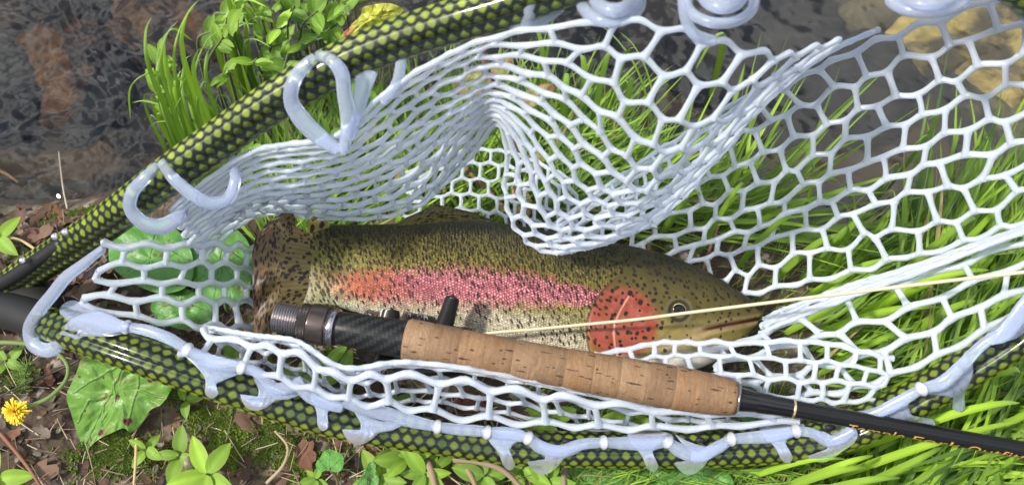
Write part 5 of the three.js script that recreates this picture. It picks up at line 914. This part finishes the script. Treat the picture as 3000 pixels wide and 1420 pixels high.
// leaf litter: curled brown leaf scraps, and straw
function litterGeo(seed) { const q = rng(seed), n = 22, rows = [], rad = []; for (let k = 0; k <= n; k++) rad.push(k === n ? rad[0] : (.62 + .12 * Math.sin(k * 1.13 + seed) * Math.cos(k * .57) + .34 * q() * q() + .12 * Math.cos(k / 22 * 12.566))); const cx = q() * 2 - 1, cy = q() * 2 - 1; for (let j = 0; j <= 4; j++) { const row = []; for (let k = 0; k <= n; k++) { const a = k / n * 6.2832, r = rad[k] * j / 4, x = Math.cos(a) * r, z = Math.sin(a) * r * .72; row.push(V3(x, .34 * cx * x * x + .6 * cy * z * z + .1 * x * z + .10 * (vn(x * 3 + seed, z * 3) - .5), z)); } rows.push(row); } const b = new MB(); b.grid(rows, null, (j, k) => { const s = .75 + .5 * vn(j * 5 + seed, k * 9); return [s, s, s]; }); return b.geo(); }
{
  const q = rng(606), G4 = [11, 22, 33, 44, 55].map(litterGeo), Ls = G4.map(() => []);
  for (let k = 0; k < 900; k++) { const u = q() * 1300 - 120, v = mix(600, 1520, q()); if (u > 700 && v < 980) continue; const p = onG(u, v); if (p.z < shoreZ(p.x) - .003) continue; Ls[Math.floor(q() * 5)].push([p, mix(.0016, .0055, q() * q())]); }
  for (let k = 0; k < 220; k++) { const p = onG(mix(-60, 330, q()), mix(610, 900, q())); Ls[Math.floor(q() * 5)].push([p, mix(.003, .007, q())]); }
  for (let k = 0; k < 200; k++) { const p = onG(mix(1000, 1700, q()), mix(1180, 1480, q())); Ls[Math.floor(q() * 5)].push([p, mix(.003, .009, q())]); }
  const pal = [[0.085, 0.046, 0.028], [0.12, 0.070, 0.044], [0.060, 0.034, 0.023], [0.16, 0.115, 0.075], [0.12, 0.095, 0.070], [0.125, 0.054, 0.030], [0.045, 0.029, 0.022]];
  Ls.forEach((L, n) => { const im = new THREE.InstancedMesh(G4[n], dryM, L.length), m4 = new THREE.Matrix4(); L.forEach(([p, s], k) => { m4.compose(p.add(V3(0, s * .12 + q() * .002, 0)), new THREE.Quaternion().setFromEuler(new THREE.Euler((q() - .5) * .7, q() * 6, (q() - .5) * .7)), V3(s, s, s)); im.setMatrixAt(k, m4); const c = pal[Math.floor(q() * 7)].map((x) => x * (.7 + .5 * q())); im.setColorAt(k, new THREE.Color().setRGB(...c)); }); im.name = numbered('leaf_litter'); im.castShadow = im.receiveShadow = true; scene.add(im); tag(im, ['brown leaf scraps on the soil', 'curled dry leaf crumbs on the soil', 'reddish leaf litter along the bank', 'broken dead leaf bits on the bank', 'pale dry leaf fragments on the bank'][n], 'leaf litter', 'leaf litter on the bank', 'stuff'); });
  // bigger dead leaves, one by one
  for (const [u, v, s, k, lab] of [[130, 690, .019, 1, 'brown dead leaf between the water and the hoop'], [60, 650, .017, 0, 'dark dead leaf at the water edge'], [190, 650, .012, 5, 'reddish dead leaf next to the moss edge'], [250, 850, .022, 1, 'brown dead leaf inside the net corner'], [300, 870, .016, 5, 'reddish dead leaf inside the net corner'], [560, 1325, .017, 0, 'brown ragged leaf beside the pointed seedling'], [900, 1335, .021, 5, 'rust brown leaf left of the lobed leaf'], [720, 1370, .017, 2, 'dark dead leaf right of the bright seedling'], [100, 1405, .030, 1, 'tan dead leaf at the bottom left edge'], [130, 1270, .013, 4, 'grey green dry leaf below the dandelion'], [1060, 1340, .017, 4, 'pale grey dead leaf behind the toothed leaf'], [720, 1240, .017, 0, 'brown curled leaf under the left hoop'], [860, 1240, .018, 4, 'tan dead leaf under the hoop tab'], [150, 1110, .012, 5, 'small rust leaf near the dandelion stalk'], [560, 1170, .014, 5, 'dark red leaf scrap beneath the hoop'], [40, 1280, .014, 5, 'rust leaf left of the dandelion'], [830, 1400, .016, 0, 'brown folded leaf at the bottom edge']]) {
    const o = part('dead_leaf', litterGeo(700 + u), phy(pal[k].map((x) => x * 1.15), .8, { vertexColors: true }), scene), p = onG(u, v); o.scale.setScalar(s * .52); o.position.copy(p.add(V3(0, .002 + s * .06, 0))); o.rotation.set((q() - .5) * .4, q() * 6, (q() - .5) * .4); tag(o, lab, 'dead leaf', 'dead leaves on the bank');
  }
  // pale weathered wood chip
  const chip = outlineLeaf([[538, 1345], [560, 1335], [590, 1350], [592, 1395], [575, 1425], [552, 1425], [546, 1380]], [567, 1385], (u, v) => G(u, v, .010 + .004 * Math.sin(u * .05)).sub(EYE).dot(FWD), { relief: .0009, seed: 3 }); tag(part('wood_chip', chip, std([0.42, 0.34, 0.27], .9), scene), 'pale bleached wood chip beside the seedling', 'wood chip');
  // straw: dry stems, instanced
  const sg = new MB(); sg.tube(spline([V3(-.5, 0, 0), V3(-.1, .004, .006), V3(.5, 0, .0)], 4), .012, { seg: 5, col: [1, 1, 1] }); const S = [];
  for (let k = 0; k < 420; k++) { const u = q() * 1250 - 60, v = mix(640, 1480, q()); if (u > 720 && v < 1000) continue; const p = onG(u, v); if (p.z < shoreZ(p.x) - .01) continue; S.push([p, mix(.006, .028, q() * q())]); }
  for (let k = 0; k < 90; k++) S.push([onG(mix(950, 1700, q()), mix(1200, 1470, q())), mix(.012, .045, q())]);
  const im = new THREE.InstancedMesh(sg.geo(), dryM, S.length), m4 = new THREE.Matrix4(); S.forEach(([p, s], k) => { m4.compose(p.add(V3(0, .002 + .004 * q(), 0)), new THREE.Quaternion().setFromEuler(new THREE.Euler((q() - .5) * .3, q() * 6.28, (q() - .5) * .3)), V3(s, mix(s, .03, .6), mix(s, .03, .6))); im.setMatrixAt(k, m4); const c = mix3([0.16, 0.10, 0.055], [0.50, 0.41, 0.29], q()); im.setColorAt(k, new THREE.Color().setRGB(...c)); }); im.name = 'straw'; im.castShadow = im.receiveShadow = true; scene.add(im); tag(im, 'scattered dry straw and plant stems', 'straw', null, 'stuff');
}
// separate twigs and dry stems
for (const [L, r, c, lab] of [
  [[[0, 1270, .004], [50, 1330, .006], [95, 1390, .008], [125, 1440, .006]], .0011, [0.22, 0.10, 0.055], 'thin red brown twig below the dandelion'],
  [[[398, 1285, .012], [396, 1350, .014], [390, 1425, .012]], .0009, [0.52, 0.36, 0.17], 'straight straw coloured stem under the spotted leaf'],
  [[[1240, 1335, .004], [1260, 1370, .012], [1275, 1430, .014]], .0024, [0.27, 0.19, 0.12], 'thick dry stem standing under the hoop'],
  [[[1330, 1345, .010], [1400, 1352, .014], [1470, 1375, .016], [1530, 1430, .014]], .0020, [0.25, 0.18, 0.12], 'long dry stem bending down under the hoop'],
  [[[1345, 1345, .008], [1375, 1385, .012], [1400, 1440, .010]], .0019, [0.28, 0.19, 0.11], 'dry stem branching beside the long one'],
  [[[1656, 1360, .006], [1652, 1400, .012], [1655, 1450, .010]], .0018, [0.22, 0.16, 0.12], 'short upright stem beneath the middle of the hoop'],
  [[[1550, 1350, .006], [1552, 1440, .010]], .0014, [0.25, 0.17, 0.09], 'thin upright stem next to the short one'],
  [[[780, 1415, .006], [830, 1360, .01], [842, 1310, .01], [805, 1262, .008]], .0010, [0.35, 0.26, 0.17], 'curved pale root left of the lobed leaf'],
  [[[1350, 480, .01], [1400, 530, .014], [1470, 600, .014], [1530, 680, .01]], .0017, [0.17, 0.09, 0.05], 'brown twig behind the hexagon net floor'],
  [[[1100, 240, .02], [1180, 300, .022], [1260, 380, .02]], .0011, [0.15, 0.09, 0.06], 'thin dark twig seen through the top net cells'],
  [[[890, 40, .05], [900, 85, .04], [905, 110, .03], [915, 300, 0]], .0014, [0.13, 0.08, 0.05], 'dark rose cane among the rose leaves'],
  [[[1130, 400, .006], [1190, 430, .01], [1300, 520, .008]], .0014, [0.2, 0.11, 0.06], 'red brown twig under the net curtain'],
  [[[2060, 800, 0], [2090, 700, .012], [2150, 560, .02], [2200, 420, .03]], .0010, [0.24, 0.12, 0.08], 'reddish stem rising behind the right side of the net'],
  [[[1880, 780, 0], [1910, 690, .014], [1960, 560, .02]], .0012, [0.26, 0.16, 0.10], 'brown stem just above the trout head'],
  [[[2800, 760, 0], [2805, 650, .02], [2830, 500, .03]], .0012, [0.30, 0.22, 0.16], 'pale dry reed stem behind the net near the fly line'],
  [[[195, 610, .0], [182, 545, .012], [170, 445, .03]], .0006, [0.42, 0.37, 0.28], 'thin bleached stem at the water edge'],
  [[[-20, 690, .006], [60, 705, .008], [140, 760, .006]], .0011, [0.48, 0.36, 0.19], 'straw stem on the dead leaves beside the yoke'],
  [[[-20, 490, -.02], [30, 520, -.018], [60, 545, -.02]], .0016, [0.30, 0.17, 0.08], 'drowned brown twig at the left edge'],
  [[[745, 1130, .004], [790, 1190, .006], [860, 1230, .006], [935, 1262, .004]], .0009, [0.36, 0.22, 0.08], 'orange brown stem along the lower edge of the hoop'],
]) { const g = new MB(), w = L.map(([u, v, h]) => { const p = onG(u, v, Math.max(h, 0)); return p; }); g.tube(spline(w, 6), (t) => r * (1 - .35 * t), { seg: 8, col: c }); const o = g.build('twig', dryM, scene); tag(o, lab, 'twig', 'twigs and dry stems'); }
{ const g = new MB(); g.tube(spline([onG(-60, 1190, .006), onG(60, 1130, .008), onG(160, 1088, .010), onG(235, 1052, .012), G(300, 1015, .02)], 6), .0005, { seg: 6 }); tag(g.build('leader_line', M.black, scene), 'thin black cord crossing the soil by the dandelion stalk', 'cord'); }

renderer.render(scene, camera);
